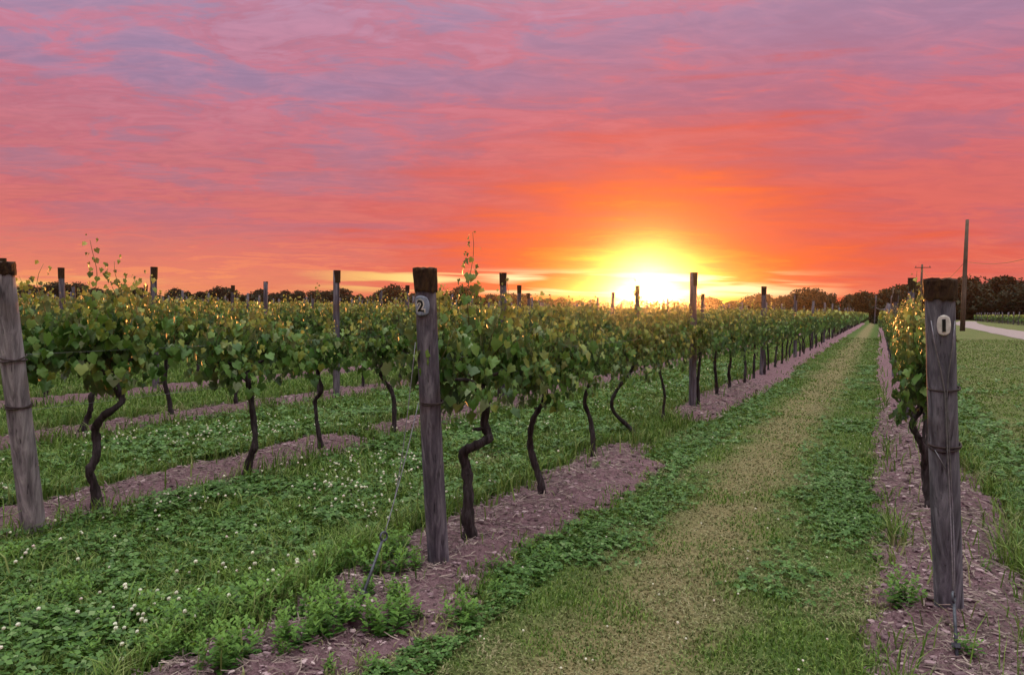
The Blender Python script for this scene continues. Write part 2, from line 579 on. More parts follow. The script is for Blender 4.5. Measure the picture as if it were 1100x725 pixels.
def bed_z(row, a, n):
    """Height of the mulch bed of a row at (along, across); negative where grass has taken over."""
    a = np.asarray(a, float); n = np.asarray(n, float)
    c = BED_C.get(row, ROW_N[row]) + 0.16 * (fbm(a * 0.5, a * 0 + row * 9.1, 5) - 0.5)
    if row == 2:
        c = c + np.where(a < 7.5, 0.10, 0.0)
    w = 0.40 + 0.26 * (fbm(a * 0.9 + 3, n * 0.7 + row * 5.7, 11) - 0.35)
    t = (n - c) / w
    z = 0.075 * (1 - t * t)
    z = np.maximum(z, -0.09)
    z = z + 0.075 * (fbm(a * 4.0, n * 5.5 + row * 31, 23) - 0.5) + 0.070 * (fbm(a * 13, n * 13, 37, 3) - 0.5)
    if row == 2:
        ra = a + 1.5 * (fbm(n * 2.6 + 4, a * 1.1, 61) - 0.5)
        gap = np.clip((ra - 7.5) / 0.9, 0, 1) * np.clip((10.9 - ra) / 0.8, 0, 1)
        z = z - gap * 0.13
    elif row == 3:
        z = z - np.clip((a - 6.6) / 0.5, 0, 1) * np.clip((7.6 - a) / 0.5, 0, 1) * 0.10
    if row in BED_START:
        z = z - np.clip((BED_START[row] + 0.6 - a) / 0.6, 0, 1) * 0.12
    return z


def build_bed(row, a0, a_near, a_far):
    fine = 0.03 if row <= 3 else 0.06
    aa = list(np.arange(a0, a_near, fine))
    step = fine
    while aa[-1] < a_far:
        step = min(step * 1.04, 1.0)
        aa.append(aa[-1] + step)
    aa = np.array(aa)
    nn = BED_C.get(row, ROW_N[row]) + np.arange(-0.8, 0.8001, 0.03 if row <= 3 else 0.08)
    A, Nn = np.meshgrid(aa, nn, indexing='ij')
    Z = bed_z(row, A, Nn)
    V = np.stack([A * U[0] + Nn * NV[0], A * U[1] + Nn * NV[1], Z], -1).reshape(-1, 3)
    w = len(nn)
    i = np.arange(len(aa) - 1)[:, None] * w + np.arange(w - 1)[None, :]
    i = i.ravel()
    me = mesh_np('mulch_bed', V, [np.stack([i, i + 1, i + w + 1, i + w], -1)[:, ::-1]], mats=[M['mulch']], smooth=True)
    tag(link('mulch_bed', me), kind='structure')


build_bed(1, 1.0, 11, 120)
build_bed(2, 1.0, 13, 130)
build_bed(3, 0.3, 11, 60)
build_bed(4, 2.5, 14, 50)
build_bed(5, 3.0, 8, 40)


def floor_z(x, y):
    """Ground or bed height under a point."""
    a, n = to_an((x, y))
    z = 0.0
    for r in (1, 2, 3, 4):
        if abs(n - ROW_N[r]) < 0.9:
            z = max(z, float(bed_z(r, a, n)))
    return z


# ------------------------------------------------------------------ ground cover: grass, clover, straw
rs = np.random.RandomState(7)


def sample_ground(count, d0, d1, width=0.80):
    d = d0 * (d1 / d0) ** rs.rand(count)
    x = (rs.rand(count) * 2 - 1) * (width * d + 0.4)
    return x, d


def on_bed(x, y):
    a = x * U[0] + y * U[1]; n = x * NV[0] + y * NV[1]
    h = np.full(len(x), -1.0)
    for r in (1, 2, 3, 4, 5):
        c = np.abs(n - BED_C.get(r, ROW_N[r])) < 0.8
        h[c] = bed_z(r, a[c], n[c])
    return h, a, n


def dryness(a, n):
    big = fbm(a * 0.55, n * 0.9, 71) - 0.5
    st = np.clip(1 - (np.abs(n + 1.02 + big * 0.55) - 0.04) / 0.66, 0, 1) * 0.62
    lawn = np.where(n > 1.0, 0.22 + 0.9 * np.clip(fbm(a * 0.4, n * 0.6, 73) - 0.45, 0, 1), 0)
    patch = np.clip((fbm(a * 1.1, n * 1.1, 79) - 0.52) * 5, 0, 1) * np.where((n > -2.2) & (n < 0.2), 0.9, 0.35)
    d = np.maximum(np.maximum(st, lawn), patch)
    bl = (fbm(a * 3.6, n * 4.6, 88) - 0.5) * 1.7
    return np.clip(d + np.where(d > 0.12, bl, bl * 0.35), 0, 1)


def build_grass(count=420000):
    x, y = sample_ground(count, 2.2, 48)
    h, a, n = on_bed(x, y)
    keep = (h < 0.004) | ((h < 0.030) & (rs.rand(count) < 0.22)) | (rs.rand(count) < 0.012)
    keep &= ~((n > 8) & (n < 13))
    x, y, h, a, n = x[keep], y[keep], h[keep], a[keep], n[keep]
    k = len(x)
    dry = dryness(a, n)
    path = ((n > -2.3) & (n < 0.1)) | (n > 1.2)
    edge = np.clip((h + 0.05) / 0.05, 0, 1)
    hgt = np.where(path, 0.030, 0.085) * (0.55 + 0.9 * rs.rand(k)) * (1 - 0.45 * dry) * (1 + y / 60) * (0.45 + 1.1 * fbm(a * 1.6, n * 1.6, 83))
    hgt = hgt * (1 + 0.9 * edge)
    tall = rs.rand(k) < 0.01
    hgt = np.where(tall & ~path, hgt * 2.0, hgt)
    wid = 0.0017 * (1 + y / 3.2) * (0.7 + 0.6 * rs.rand(k)) * (1 + 0.3 * dry)
    az = rs.rand(k) * 2 * np.pi
    lean = (0.25 + 0.9 * rs.rand(k)) + 0.35 * dry
    dx, dy = np.cos(az), np.sin(az)
    fx, fy = np.cos(az + 1.57 + (rs.rand(k) - 0.5)), np.sin(az + 1.57 + (rs.rand(k) - 0.5))
    z0 = np.maximum(h, 0.0) - 0.004
    base = np.stack([x, y, z0], -1)
    side = np.stack([fx * wid, fy * wid, 0 * wid], -1)
    midp = base + np.stack([dx * hgt * lean * 0.3, dy * hgt * lean * 0.3, hgt * 0.6], -1)
    tip = base + np.stack([dx * hgt * lean * 0.9, dy * hgt * lean * 0.9, hgt * (1 - 0.22 * lean)], -1)
    V = np.stack([base - side, base + side, midp + side * 0.8, midp - side * 0.8, tip], 1).reshape(-1, 3)
    i = np.arange(k) * 5
    me = mesh_np('grass', V, [np.stack([i, i + 1, i + 2, i + 3], -1), np.stack([i + 3, i + 2, i + 4], -1)],
                 {'dry': np.repeat(np.clip(dry + (rs.rand(k) - 0.5) * 0.7, 0, 1), 5)}, [M['grass']])
    tag(link('grass', me), kind='stuff')


build_grass()


def clover_mask(a, n):
    f = fbm(a * 0.8, n * 0.8, 91)
    left = np.where((n < -2.75) & (n > -8.0), 0.12 + 0.60 * np.clip((fbm(a * 1.7, n * 1.7, 92) - 0.40) * 4, 0, 1), 0)
    path = np.where((n > -2.2) & (n < 0.2), np.clip((f - 0.47) * 5, 0, 1) * 0.9 * (1 - dryness(a, n)) * np.clip((np.abs(n + 1.02) - 0.22) / 0.35, 0, 1), 0)
    e2 = np.where((n > -2.2) & (n < -1.65), 0.55, 0)
    right = np.where((n > 0.75) & (n < 1.6), 0.7 * np.clip((1.9 - n), 0, 1), 0)
    far = np.where((n >= 1.6), np.clip((f - 0.55) * 4, 0, 1) * 0.3, 0)
    return np.clip(np.maximum.reduce([left, path, e2, right, far]), 0, 1)


def build_clover(count=230000):
    x, y = sample_ground(count, 2.2, 22, 0.78)
    h, a, n = on_bed(x, y)
    keep = (h < -0.005) & (rs.rand(count) < clover_mask(a, n))
    x, y, a, n = x[keep], y[keep], a[keep], n[keep]
    k = len(x)
    lush = np.where(n < -2.7, 1.0, np.where(n > 0.7, 0.8, 0.40)) * (0.55 + 0.9 * fbm(a * 2.2, n * 2.2, 97))
    z = lush * (0.012 + 0.085 * rs.rand(k))
    s = (0.0075 + 0.006 * rs.rand(k)) * (1 + y / 7) * (0.75 + 0.5 * lush)
    az = rs.rand(k) * 2 * np.pi
    Vs = []
    tx = (rs.rand(k) - 0.5) * 0.9; ty = (rs.rand(k) - 0.5) * 0.9
    for j in range(3):
        t = az + j * 2.094
        c, sn = np.cos(t), np.sin(t)
        for (r, w) in ((0.0, 0.0), (0.75, 0.62), (1.5, 0.0), (0.75, -0.62)):
            px = (c * r - sn * w) * s; py = (sn * r + c * w) * s
            pz = z + px * tx + py * ty + np.where(abs(w) > 0.1, 0.15, 0.0) * s
            Vs.append(np.stack([x + px, y + py, pz], -1))
    V = np.stack(Vs, 1).reshape(-1, 3)
    i = np.arange(k) * 12
    F = np.concatenate([np.stack([i + 4 * j, i + 4 * j + 1, i + 4 * j + 2, i + 4 * j + 3], -1) for j in range(3)])
    me = mesh_np('clover_leaves', V, [F], mats=[M['clover']])
    tag(link('clover_leaves', me), kind='stuff')


build_clover()


def ico(sub):
    bm = bmesh.new()
    bmesh.ops.create_icosphere(bm, subdivisions=sub, radius=1.0)
    v = np.array([p.co[:] for p in bm.verts]); f = np.array([[q.index for q in p.verts] for p in bm.faces])
    bm.free()
    return v, f


def build_flowers():
    x, y = sample_ground(26000, 2.3, 30, 0.76)
    h, a, n = on_bed(x, y)
    cl = fbm(a * 1.3, n * 1.3, 101)
    p = np.where((n < -2.8) & (n > -8.0), np.clip((cl - 0.53) * 6.0, 0, 1) * 0.55 + 0.02, np.where((n > -2.2) & (n < 0.1), 0.018, 0.006))
    keep = (h < -0.01) & (rs.rand(len(x)) < p)
    x, y, n = x[keep], y[keep], n[keep]
    k = len(x)
    v, f = ico(1)
    v = v * (1 + 0.25 * (rs.rand(len(v), 1) - 0.5))
    s = (0.0075 + 0.0045 * rs.rand(k)) * (1 + y / 45) * np.where(n < -2.7, 1.0, 0.65)
    z = np.where(n < -2.7, 0.065 + 0.075 * rs.rand(k), 0.025 + 0.03 * rs.rand(k))
    V = v[None] * np.stack([s, s, s * 0.85], -1)[:, None] + np.stack([x, y, z], -1)[:, None]
    F = f[None] + (np.arange(k) * len(v))[:, None, None]
    me = mesh_np('clover_flowers', V.reshape(-1, 3), [F.reshape(-1, 3)], mats=[M['flower']])
    tag(link('clover_flowers', me), kind='stuff')


build_flowers()


def stand(px, py, sink=0.0):
    """The point of ground or mulch seen at a pixel of the photograph."""
    z = 0.0
    for _ in range(6):
        b = ground(px, py, z)
        z = floor_z(b.x, b.y)
    b.z = z - sink
    return b


def build_straw():
    Vs = []; nF = 0
    for row, amin, amax, cnt in ((1, 2.0, 13, 9000), (2, 1.8, 16, 9000), (3, 1.2, 11, 5000), (4, 4, 14, 1500)):
        a = amin * (amax / amin) ** rs.rand(cnt)
        n = BED_C.get(row, ROW_N[row]) + (rs.rand(cnt) + rs.rand(cnt) - 1) * 0.62
        z = bed_z(row, a, n)
        k = z > -0.012
        a, n, z = a[k], n[k], z[k]
        m = len(a)
        L = (0.008 + 0.040 * rs.rand(m) ** 3.0) * (1 + a / 22); W = (0.0009 + 0.0017 * rs.rand(m) ** 2) * (1 + a / 8)
        t = rs.rand(m) * np.pi
        ux, uy = np.cos(t) * L, np.sin(t) * L
        tz = (rs.rand(m) - 0.5) * 0.7 * L
        x = a * U[0] + n * NV[0]; y = a * U[1] + n * NV[1]
        P = np.stack([x, y, np.maximum(z, 0) + 0.004 + np.abs(tz)], -1)
        D = np.stack([ux, uy, tz], -1)
        S = np.stack([-np.sin(t) * W, np.cos(t) * W, 0 * W], -1)
        T = np.stack([0 * W, 0 * W, W * 1.4], -1)
        bend = np.stack([-np.sin(t) * L, np.cos(t) * L, 0 * L], -1) * ((rs.rand(m) - 0.5) * 0.5)[:, None]
        # a stalk: three ridge-shaped sections so that it has thickness
        for q, (o, b) in enumerate(((-1, 0), (0, 1), (1, 0))):
            ctr = P + D * o + bend * b
            Vs.append(np.stack([ctr - S, ctr + T, ctr + S], 1))
        nF += m
        blk = np.stack(Vs[-3:], 1).reshape(-1, 3)
        Vs = Vs[:-3] + [blk]
    V = np.concatenate(Vs)
    i = np.arange(nF) * 9
    F = []
    for s0 in (0, 3):
        for e in (0, 1):
            F.append(np.stack([i + s0 + e, i + s0 + e + 1, i + s0 + e + 4, i + s0 + e + 3], -1))
    me = mesh_np('straw_litter', V, F, mats=[M['straw']])
    tag(link('straw_litter', me), kind='stuff')


build_straw()

M['clod'] = leafy('soil_clod', [(0.0, (0.06, 0.035, 0.042, 1)), (0.45, (0.18, 0.112, 0.145, 1)), (0.88, (0.33, 0.222, 0.27, 1)), (1.0, (0.47, 0.36, 0.40, 1))], 0.0, 0.95)


def build_clods():
    """Crumbs of soil and broken bark on the mulch."""
    v, f = ico(1)
    Vs, Fs, k0 = [], [], 0
    for row, amin, amax, cnt in ((1, 2.0, 14, 6500), (2, 1.8, 17, 6500), (3, 1.2, 12, 4000), (4, 5, 15, 1200)):
        a = amin * (amax / amin) ** rs.rand(cnt)
        n = BED_C.get(row, ROW_N[row]) + (rs.rand(cnt) + rs.rand(cnt) - 1) * 0.66
        z = bed_z(row, a, n)
        k = z > -0.004
        a, n, z = a[k], n[k], z[k]
        m = len(a)
        s = (0.003 + 0.013 * rs.rand(m) ** 4.5) * (1 + a / 12)
        sc = np.stack([s * (0.8 + 0.9 * rs.rand(m)), s * (0.6 + 0.6 * rs.rand(m)), s * (0.35 + 0.4 * rs.rand(m))], -1)
        t = rs.rand(m) * 6.283
        W = v[None] * (1 + 0.45 * (rs.rand(m, len(v), 1) - 0.5)) * sc[:, None]
        c, sn = np.cos(t)[:, None], np.sin(t)[:, None]
        X = W[..., 0] * c - W[..., 1] * sn + (a * U[0] + n * NV[0])[:, None]
        Y = W[..., 0] * sn + W[..., 1] * c + (a * U[1] + n * NV[1])[:, None]
        Z = W[..., 2] + (z + sc[:, 2] * 0.5)[:, None]
        Vs.append(np.stack([X, Y, Z], -1).reshape(-1, 3))
        Fs.append((f[None] + (np.arange(m) * len(v))[:, None, None]).reshape(-1, 3) + k0)
        k0 += m * len(v)
    me = mesh_np('mulch_crumbs', np.concatenate(Vs), [np.concatenate(Fs)], mats=[M['clod']])
    tag(link('mulch_crumbs', me), kind='stuff')


build_clods()

# ------------------------------------------------------------------ leaves
LEAF0 = np.array([(0, .38, .0), (0, .02, -.02), (.20, -.16, .04), (.44, -.02, .06), (.47, .17, .03), (.60, .36, .09), (.52, .56, .05), (.40, .60, .02),
                  (.26, .80, .02), (0, 1.02, -.04), (-.26, .80, .02), (-.40, .60, .02), (-.52, .56, .05), (-.60, .36, .09), (-.47, .17, .03), (-.44, -.02, .06), (-.20, -.16, .04)])
LEAF0_F = np.array([(0, i, i + 1 if i < 16 else 1) for i in range(1, 17)])
LEAF1 = np.array([(0, 0, -.03), (.48, .05, .10), (.52, .58, .10), (0, 1.0, -.03), (-.52, .58, .10), (-.48, .05, .10)])
LEAF1_F = np.array([(0, 1, 2, 3), (0, 3, 4, 5)])


def leaves_mesh(name, pos, nor, tip, size, young, lod, mat):
    """Place leaf outlines at pos, facing nor, pointing along tip."""
    T, F = (LEAF0, LEAF0_F) if lod == 0 else (LEAF1, LEAF1_F)
    nor = nor / np.linalg.norm(nor, axis=1, keepdims=True)
    tip = tip - nor * (tip * nor).sum(1, keepdims=True)
    tip = tip / (np.linalg.norm(tip, axis=1, keepdims=True) + 1e-9)
    sid = np.cross(tip, nor)
    curl = 1.3 + 3.2 * (rs.rand(len(pos)) - 0.35)
    V = pos[:, None] + size[:, None, None] * (T[None, :, 0, None] * sid[:, None] + T[None, :, 1, None] * tip[:, None]
                                             + (T[None, :, 2] * curl[:, None] * 1.6 - (0.05 + 0.38 * rs.rand(len(pos), 1)) * T[None, :, 1] ** 2)[..., None] * nor[:, None])
    FF = F[None] + (np.arange(len(pos)) * len(T))[:, None, None]
    return mesh_np(name, V.reshape(-1, 3), [FF.reshape(-1, F.shape[1])], {'young': np.repeat(young, len(T))}, [mat], smooth=(lod == 0))


def crown_data(half, h0, h1, nshoots, fill, size, step, tall=(), depth=0.30):
    """Shoots rising from the cordon with leaves along them. Local x runs along the row, y across it."""
    P, NO, TI, SZ, YO, canes = [], [], [], [], [], []
    for k in range(nshoots + len(tall)):
        extra = k >= nshoots
        if extra:
            bx, top = tall[k - nshoots]
        else:
            bx = -half + 2 * half * (k + rs.rand()) / nshoots
            top = h0 + (h1 - h0) * (0.68 + 0.44 * rs.rand())
        zb = h0 + 0.10 + 0.16 * rs.rand()
        droop = (not extra) and rs.rand() < 0.30
        lx = (rs.rand() - 0.5) * 0.45 * (0.3 if extra else 1); ly = (rs.rand() - 0.5) * 2 * depth * (0.3 if extra else 1)
        L = max(0.25, top - zb)
        n = max(4, int(L / step))
        pts = []
        for i in range(n + 1):
            t = i / n
            if droop:
                z = zb + L * 0.75 * math.sin(t * 2.2) * 0.75 - 0.12 * t * t
                y = ly * (t * 1.5)
            else:
                z = zb + L * t
                y = ly * math.sin(t * 2.0)
            x = bx + lx * t + 0.03 * math.sin(t * 9 + k)
            pts.append((x, y, z))
        canes.append(pts)
        for i in range(1, n + 1):
            t = i / n
            for rep in range(2 if t < 0.85 else 1):
                az = rs.rand() * 6.283
                pet = (0.045 + 0.06 * rs.rand()) * (1 - 0.5 * t)
                o = np.array([math.cos(az), math.sin(az) * 0.9, 0.25])
                P.append(np.array(pts[i]) + o * pet)
                NO.append(np.array([o[0] * 0.8 + 0.5 * (rs.rand() - .5), o[1] * 1.0 + (0.5 if o[1] > 0 else -0.5), 0.15 + 0.95 * rs.rand()]))
                TI.append(np.array([o[0], o[1], -0.6 - 0.6 * rs.rand() + 0.9 * t * t]))
                SZ.append(size * (1.08 - 0.62 * t * t) * (0.5 + 0.75 * rs.rand()) * (0.75 if extra and t > 0.6 else 1))
                YO.append(np.clip((t - 0.45) * 1.7 + 0.45 * (rs.rand() - 0.6), 0, 0.95))
    for k in range(fill):
        x = (rs.rand() * 2 - 1) * half; y = (rs.rand() - 0.5) * 2 * depth
        z = h0 + 0.03 + (h1 - h0) * 0.55 * rs.rand() ** 1.1 + 0.10 * math.sin(x * 7.0 + half * 40) + 0.05 * abs(x) / half
        P.append(np.array([x, y, z]))
        NO.append(np.array([(rs.rand() - .5) * 1.2, (1 if y > 0 else -1) * (0.4 + rs.rand()), 0.1 + 0.8 * rs.rand()]))
        TI.append(np.array([(rs.rand() - .5), (rs.rand() - .5), -1.0]))
        SZ.append(size * (0.6 + 0.65 * rs.rand()))
        YO.append(0.0 if rs.rand() < 0.9 else 0.4)
    return [np.array(q) for q in (P, NO, TI, SZ, YO)] + [canes]


def crown_meshes(half, h0, h1, nshoots, fill, size, step, lod, tall=(), depth=0.30, canes=True):
    P, NO, TI, SZ, YO, cn = crown_data(half, h0, h1, nshoots, fill, size, step, tall, depth)
    me = leaves_mesh('vine_crown', P, NO, TI, SZ, YO, lod, M['vine_leaf'])
    cm = None
    if canes:
        g = Geo()
        for pts in cn:
            r = [0.0055 * (1 - 0.75 * i / (len(pts) - 1)) for i in range(len(pts))]
            g.tube(pts[::2] if len(pts) > 6 else pts, r[::2] if len(pts) > 6 else r, 5)
        cm = g.mesh('vine_canes', M['cane'])
    return me, cm


def trunk_geo(pts, r0, r1, rng, arms, sides=9):
    """A gnarled trunk, local coordinates, with two short arms laid along the row."""
    p = smooth_path(pts, 4)
    n = len(p)
    rad = []
    for i in range(n):
        t = i / (n - 1)
        r = r0 + (r1 - r0) * t
        r *= 1 + 0.30 * (rng.random() - 0.35)
        if t < 0.12:
            r *= 1.45 - 3.5 * t
        if t > 0.9:
            r *= 1.25
        rad.append(r)
    g = Geo()
    g.tube(p, rad, sides, 0.20, rng)
    # stub of an old spur
    if rng.random() < 0.6:
        q = p[int(n * (0.55 + 0.3 * rng.random()))]
        d = Vector((rng.uniform(-1, 1), rng.uniform(-1, 1), rng.uniform(-0.6, 0.7))).normalized()
        g.tube([q, q + d * 0.05, q + d * 0.09 + Vector((0, 0, 0.01))], [r1 * .7, r1 * .55, r1 * .4], 6, 0.15, rng)
    c = Geo()
    top = p[-1]
    for s in (-1, 1):
        L = arms * rng.uniform(0.75, 1.05)
        q = [top - Vector((0, 0, 0.03)), top + Vector((s * L * 0.25, rng.uniform(-.02, .02), 0.07)),
             top + Vector((s * L * 0.6, rng.uniform(-.03, .03), 0.10)), top + Vector((s * L, rng.uniform(-.03, .03), 0.11))]
        q = smooth_path(q, 3)
        c.tube(q, [r1 * (0.85 - 0.5 * i / (len(q) - 1)) for i in range(len(q))], 6, 0.15, rng)
    return g, c


# ------------------------------------------------------------------ grapevines
GROUP_V = 'grapevines planted in trellised rows'
ORD = ['first', 'second', 'third', 'fourth', 'fifth', 'sixth', 'seventh', 'eighth', 'ninth', 'tenth', 'eleventh', 'twelfth', 'thirteenth',
       'fourteenth', 'fifteenth', 'sixteenth', 'seventeenth', 'eighteenth', 'nineteenth', 'twentieth', 'twenty-first', 'twenty-second', 'twenty-third', 'twenty-fourth', 'twenty-fifth',
       'twenty-sixth', 'twenty-seventh', 'twenty-eighth', 'twenty-ninth', 'thirtieth']
GROUND_ROT = (0, 0, ROW_ANG)


def world_to_row(v):
    """A world offset in the vine's local frame (x along the row)."""
    return Matrix.Rotation(-ROW_ANG, 3, 'Z') @ v


def hero_vine(trunk_px, label, h0, h1, half, shoots, fill, seed, r0=0.030, tall=(), lod=0, depth=0.28):
    rng = random.Random(seed)
    b = stand(*trunk_px[0], 0.02)
    root = bpy.data.objects.new('grapevine', None)
    root.location = b
    root.rotation_euler = GROUND_ROT
    C.objects.link(root)
    tag(root, label, 'grapevine', GROUP_V)
    pts = []
    for i, (px, py) in enumerate(trunk_px):
        w = on_ray(px, py, b.y)
        if i == 0:
            w = Vector(b)
        o = w - b
        o.y += 0.03 * math.sin(i * 1.7 + seed)
        pts.append(world_to_row(o))
    ztop = h0 - b.z + 0.08
    if pts[-1].z < ztop:
        pts.append(Vector((pts[-1].x * 0.8, pts[-1].y * 0.5, ztop)))
    g, c = trunk_geo(pts, r0, r0 * 0.62, rng, half * 0.8, 10)
    g.build('trunk', M['bark'], root)
    c.build('cordon', M['bark'], root)
    me, cm = crown_meshes(half, h0, h1, int(shoots * 1.6), int(fill * 2.0), 0.066, 0.034, lod, tall, depth)
    cx = pts[-1].x * 0.6
    dy = 0.09 if 'post 1' in label else 0.0
    link('crown', me, root, loc=(cx, dy, -b.z))
    link('cane', cm, root, loc=(cx, dy, -b.z))
    return root


HERO = [
    # row of the post marked 2
    (2, [(505, 577), (503, 555), (503, 530), (501, 505), (498, 487), (512, 477), (525, 470), (520, 455), (523, 430)],
     'vine right behind post 2, trunk kinked like an elbow', 0.93, 1.64, 0.60, 16, 150, 0.036, [(-0.12, 2.02), (0.35, 1.78)]),
    (2, [(582, 530), (581, 518), (575, 500), (570, 480), (570, 460), (575, 445), (585, 430)],
     'second vine behind post 2, its slim trunk bowed like a bracket', 0.83, 1.58, 0.62, 15, 170, 0.028, []),
    (2, [(636, 490), (637, 470), (634, 450), (628, 432), (632, 415)],
     'third vine behind post 2, straight dark trunk at the end of the mulch mound', 0.74, 1.58, 0.64, 14, 150, 0.027, []),
    (2, [(685, 468), (675, 458), (660, 443), (657, 430), (665, 415), (675, 405)],
     'fourth vine behind post 2, trunk strongly curved like a hook above the grass', 0.78, 1.60, 0.62, 14, 130, 0.026, [(0.1, 1.95)]),
    (2, [(713, 453), (713, 440), (714, 425), (711, 410), (709, 398)],
     'fifth vine behind post 2, thin upright trunk in the grass gap', 0.78, 1.58, 0.62, 13, 130, 0.022, []),
    # row of the post marked 3
    (3, [(102, 545), (101, 525), (99, 505), (104, 490), (101, 472), (103, 458), (115, 445), (130, 432), (125, 420)],
     'tall vine beside the leaning post 3, trunk sweeping up sideways', 0.95, 1.70, 0.56, 17, 190, 0.032, [(-0.05, 2.02), (0.12, 1.88), (-0.4, 1.8)]),
    (3, [(263, 503), (270, 490), (275, 475), (272, 455), (269, 430), (268, 410)],
     'second vine behind post 3, compact crown on a forked dark trunk', 0.86, 1.46, 0.46, 13, 150, 0.031, []),
    (3, [(345, 480), (343, 465), (339, 440), (338, 430), (346, 418), (343, 405)],
     'third vine behind post 3, low crown on a zigzag trunk', 0.84, 1.40, 0.50, 12, 120, 0.024, []),
    (3, [(423, 462), (424, 440), (420, 420), (411, 407), (409, 398)],
     'fourth vine behind post 3, trunk bent over at its top', 0.84, 1.62, 0.44, 13, 140, 0.027, []),
    # row of the post marked 1
    (1, [(998, 545), (997, 525), (996, 505), (992, 485), (985, 470), (982, 455)],
     'vine hidden behind post 1, dark forked trunk and yellowish shoots', 0.78, 1.60, 0.62, 17, 190, 0.034, [(0.35, 1.9)]),
    # fourth row
    (4, [(88, 463), (92, 450), (97, 440), (100, 425), (102, 415)],
     'fourth row vine seen under the tall vine by post 3, slanting trunk', 0.82, 1.58, 0.68, 15, 130, 0.035, []),
    (4, [(183, 447), (181, 430), (178, 412), (178, 404)],
     'fourth row vine with a straight trunk, between the first two vines of row 3', 0.82, 1.58, 0.68, 15, 130, 0.030, []),
]
hero_at = {1: [], 2: [], 3: [], 4: []}
for i, (row, px, label, h0, h1, half, sh, fl, r0, tall) in enumerate(HERO):
    o = hero_vine(px, label, h0, h1, half, sh, fl, 40 + i, r0, tall, depth=0.17 if row == 1 else 0.28)
    hero_at[row].append(to_an(o.location)[0])

# the other vines: shared variants in three levels of detail
VAR = {0: [], 1: [], 2: []}
for lod, cnt in ((0, 5), (1, 6), (2, 6)):
    for k in range(cnt):
        rng = random.Random(900 + lod * 20 + k)
        h1 = rng.uniform(1.52, 1.68); h0 = rng.uniform(0.76, 0.90)
        if lod == 0:
            me, cm = crown_meshes(0.72, h0, h1, 23, 280, 0.069, 0.037, 0, [(rng.uniform(-.4, .4), rng.uniform(1.75, 1.95))] if k % 2 else ())
        elif lod == 1:
            me, cm = crown_meshes(0.74, h0, h1, 20, 200, 0.082, 0.047, 1, [(rng.uniform(-.4, .4), rng.uniform(1.7, 1.95))] if k % 3 == 0 else ())
        else:
            me, cm = crown_meshes(0.76, h0, h1, 14, 90, 0.14, 0.10, 1, [(rng.uniform(-.4, .4), 1.85)] if k == 0 else (), canes=False)
        bx = rng.uniform(-.22, .22); by = rng.uniform(-.08, .08)
        pts = [Vector((bx, by, -0.05)), Vector((bx + rng.uniform(-.05, .05), by, 0.22)), Vector((bx * 0.6 + rng.uniform(-.07, .07), by, 0.45)),
               Vector((bx * 0.2 + rng.uniform(-.06, .06), 0, 0.65)), Vector((rng.uniform(-.05, .05), 0, h0 + 0.08))]
        g, c = trunk_geo(pts, rng.uniform(0.026, 0.034), 0.019, rng, 0.55, (9, 7, 6)[lod])
        VAR[lod].append((g.mesh('vine_trunk', M['bark']), c.mesh('vine_cordon', M['bark']), me, cm))

rowname = {1: 'the row of post 1', 2: 'the row of post 2', 3: 'the row of post 3'}


def row_phrase(r):
    return rowname.get(r) or f'the {ORD[r - 1]} row counting from post 1'


START = {1: 4.56, 2: 3.81, 3: 3.07, 4: 2.4}
for k in range(5, 40):
    START[k] = 2.4 - 0.45 * (k - 4)
POST_STEP = 7.45
VINE_STEP = 1.42
rv = random.Random(5)
cands = []
for r in range(1, 40):
    first = max(hero_at[r]) + 1.35 if hero_at.get(r) else START[r] + 0.6
    if r == 4:
        first = max(hero_at[4]) + 1.3
    a = first
    while a < 175:
        p = an(a, ROW_N[r] + (0.03 if r == 1 else 0) + rv.uniform(-.05, .05))
        if p.y > 0.5 and abs(p.x) < 0.74 * p.y + 1.2:
            cands.append((p.length, r, a, p))
        a += VINE_STEP + rv.uniform(-.16, .16)
# a few vines of row 4 that stand before the measured ones
for a in (2.9, 4.3):
    p = an(a, ROW_N[4]); cands.append((p.length, 4, a, p))
cands.sort(key=lambda c: c[0])
LIMIT = 286
near, far = cands[:LIMIT], cands[LIMIT:]
seen_labels = {}
for dist, r, a, p in near:
    lod = 0 if dist < 13 else (1 if dist < 24 else 2)
    tk, cd, cr, cn = rv.choice(VAR[lod])
    root = bpy.data.objects.new('grapevine', None)
    root.location = (p.x, p.y, 0.0)
    root.rotation_euler = (0, 0, ROW_ANG + (math.pi if rv.random() < 0.5 else 0) + rv.uniform(-.08, .08))
    s = rv.uniform(0.93, 1.07)
    root.scale = (1, 0.58 if r == 1 else 1, s)
    C.objects.link(root)
    bay = int((a - START[r]) // POST_STEP)
    key = (r, bay)
    seen_labels[key] = seen_labels.get(key, 0) + 1
    root['_key'] = 0
    del root['_key']
    root['a'] = a
    tag(root, f'{r}|{bay}', 'grapevine', GROUP_V)
    link('trunk', tk, root); link('cordon', cd, root); link('crown', cr, root)
    if cn is not None:
        link('cane', cn, root)
# labels: which vine past which post of which row
by_bay = {}
for o in C.objects:
    if o.name.startswith('grapevine') and '|' in o['label']:
        by_bay.setdefault(o['label'], []).append(o)
for key, lst in by_bay.items():
    r, bay = (int(q) for q in key.split('|'))
    lst.sort(key=lambda o: o['a'])
    off = 0
    if bay == 0 and hero_at.get(r):
        off = len([h for h in hero_at[r] if h < lst[0]['a']])
    for i, o in enumerate(lst):
        if bay == 0:
            o['label'] = f'leafy vine, {ORD[i + off]} along {row_phrase(r)} from its end post'
        else:
            o['label'] = f'leafy vine, {ORD[i]} past the {ORD[bay]} post in {row_phrase(r)}'
        del o['a']


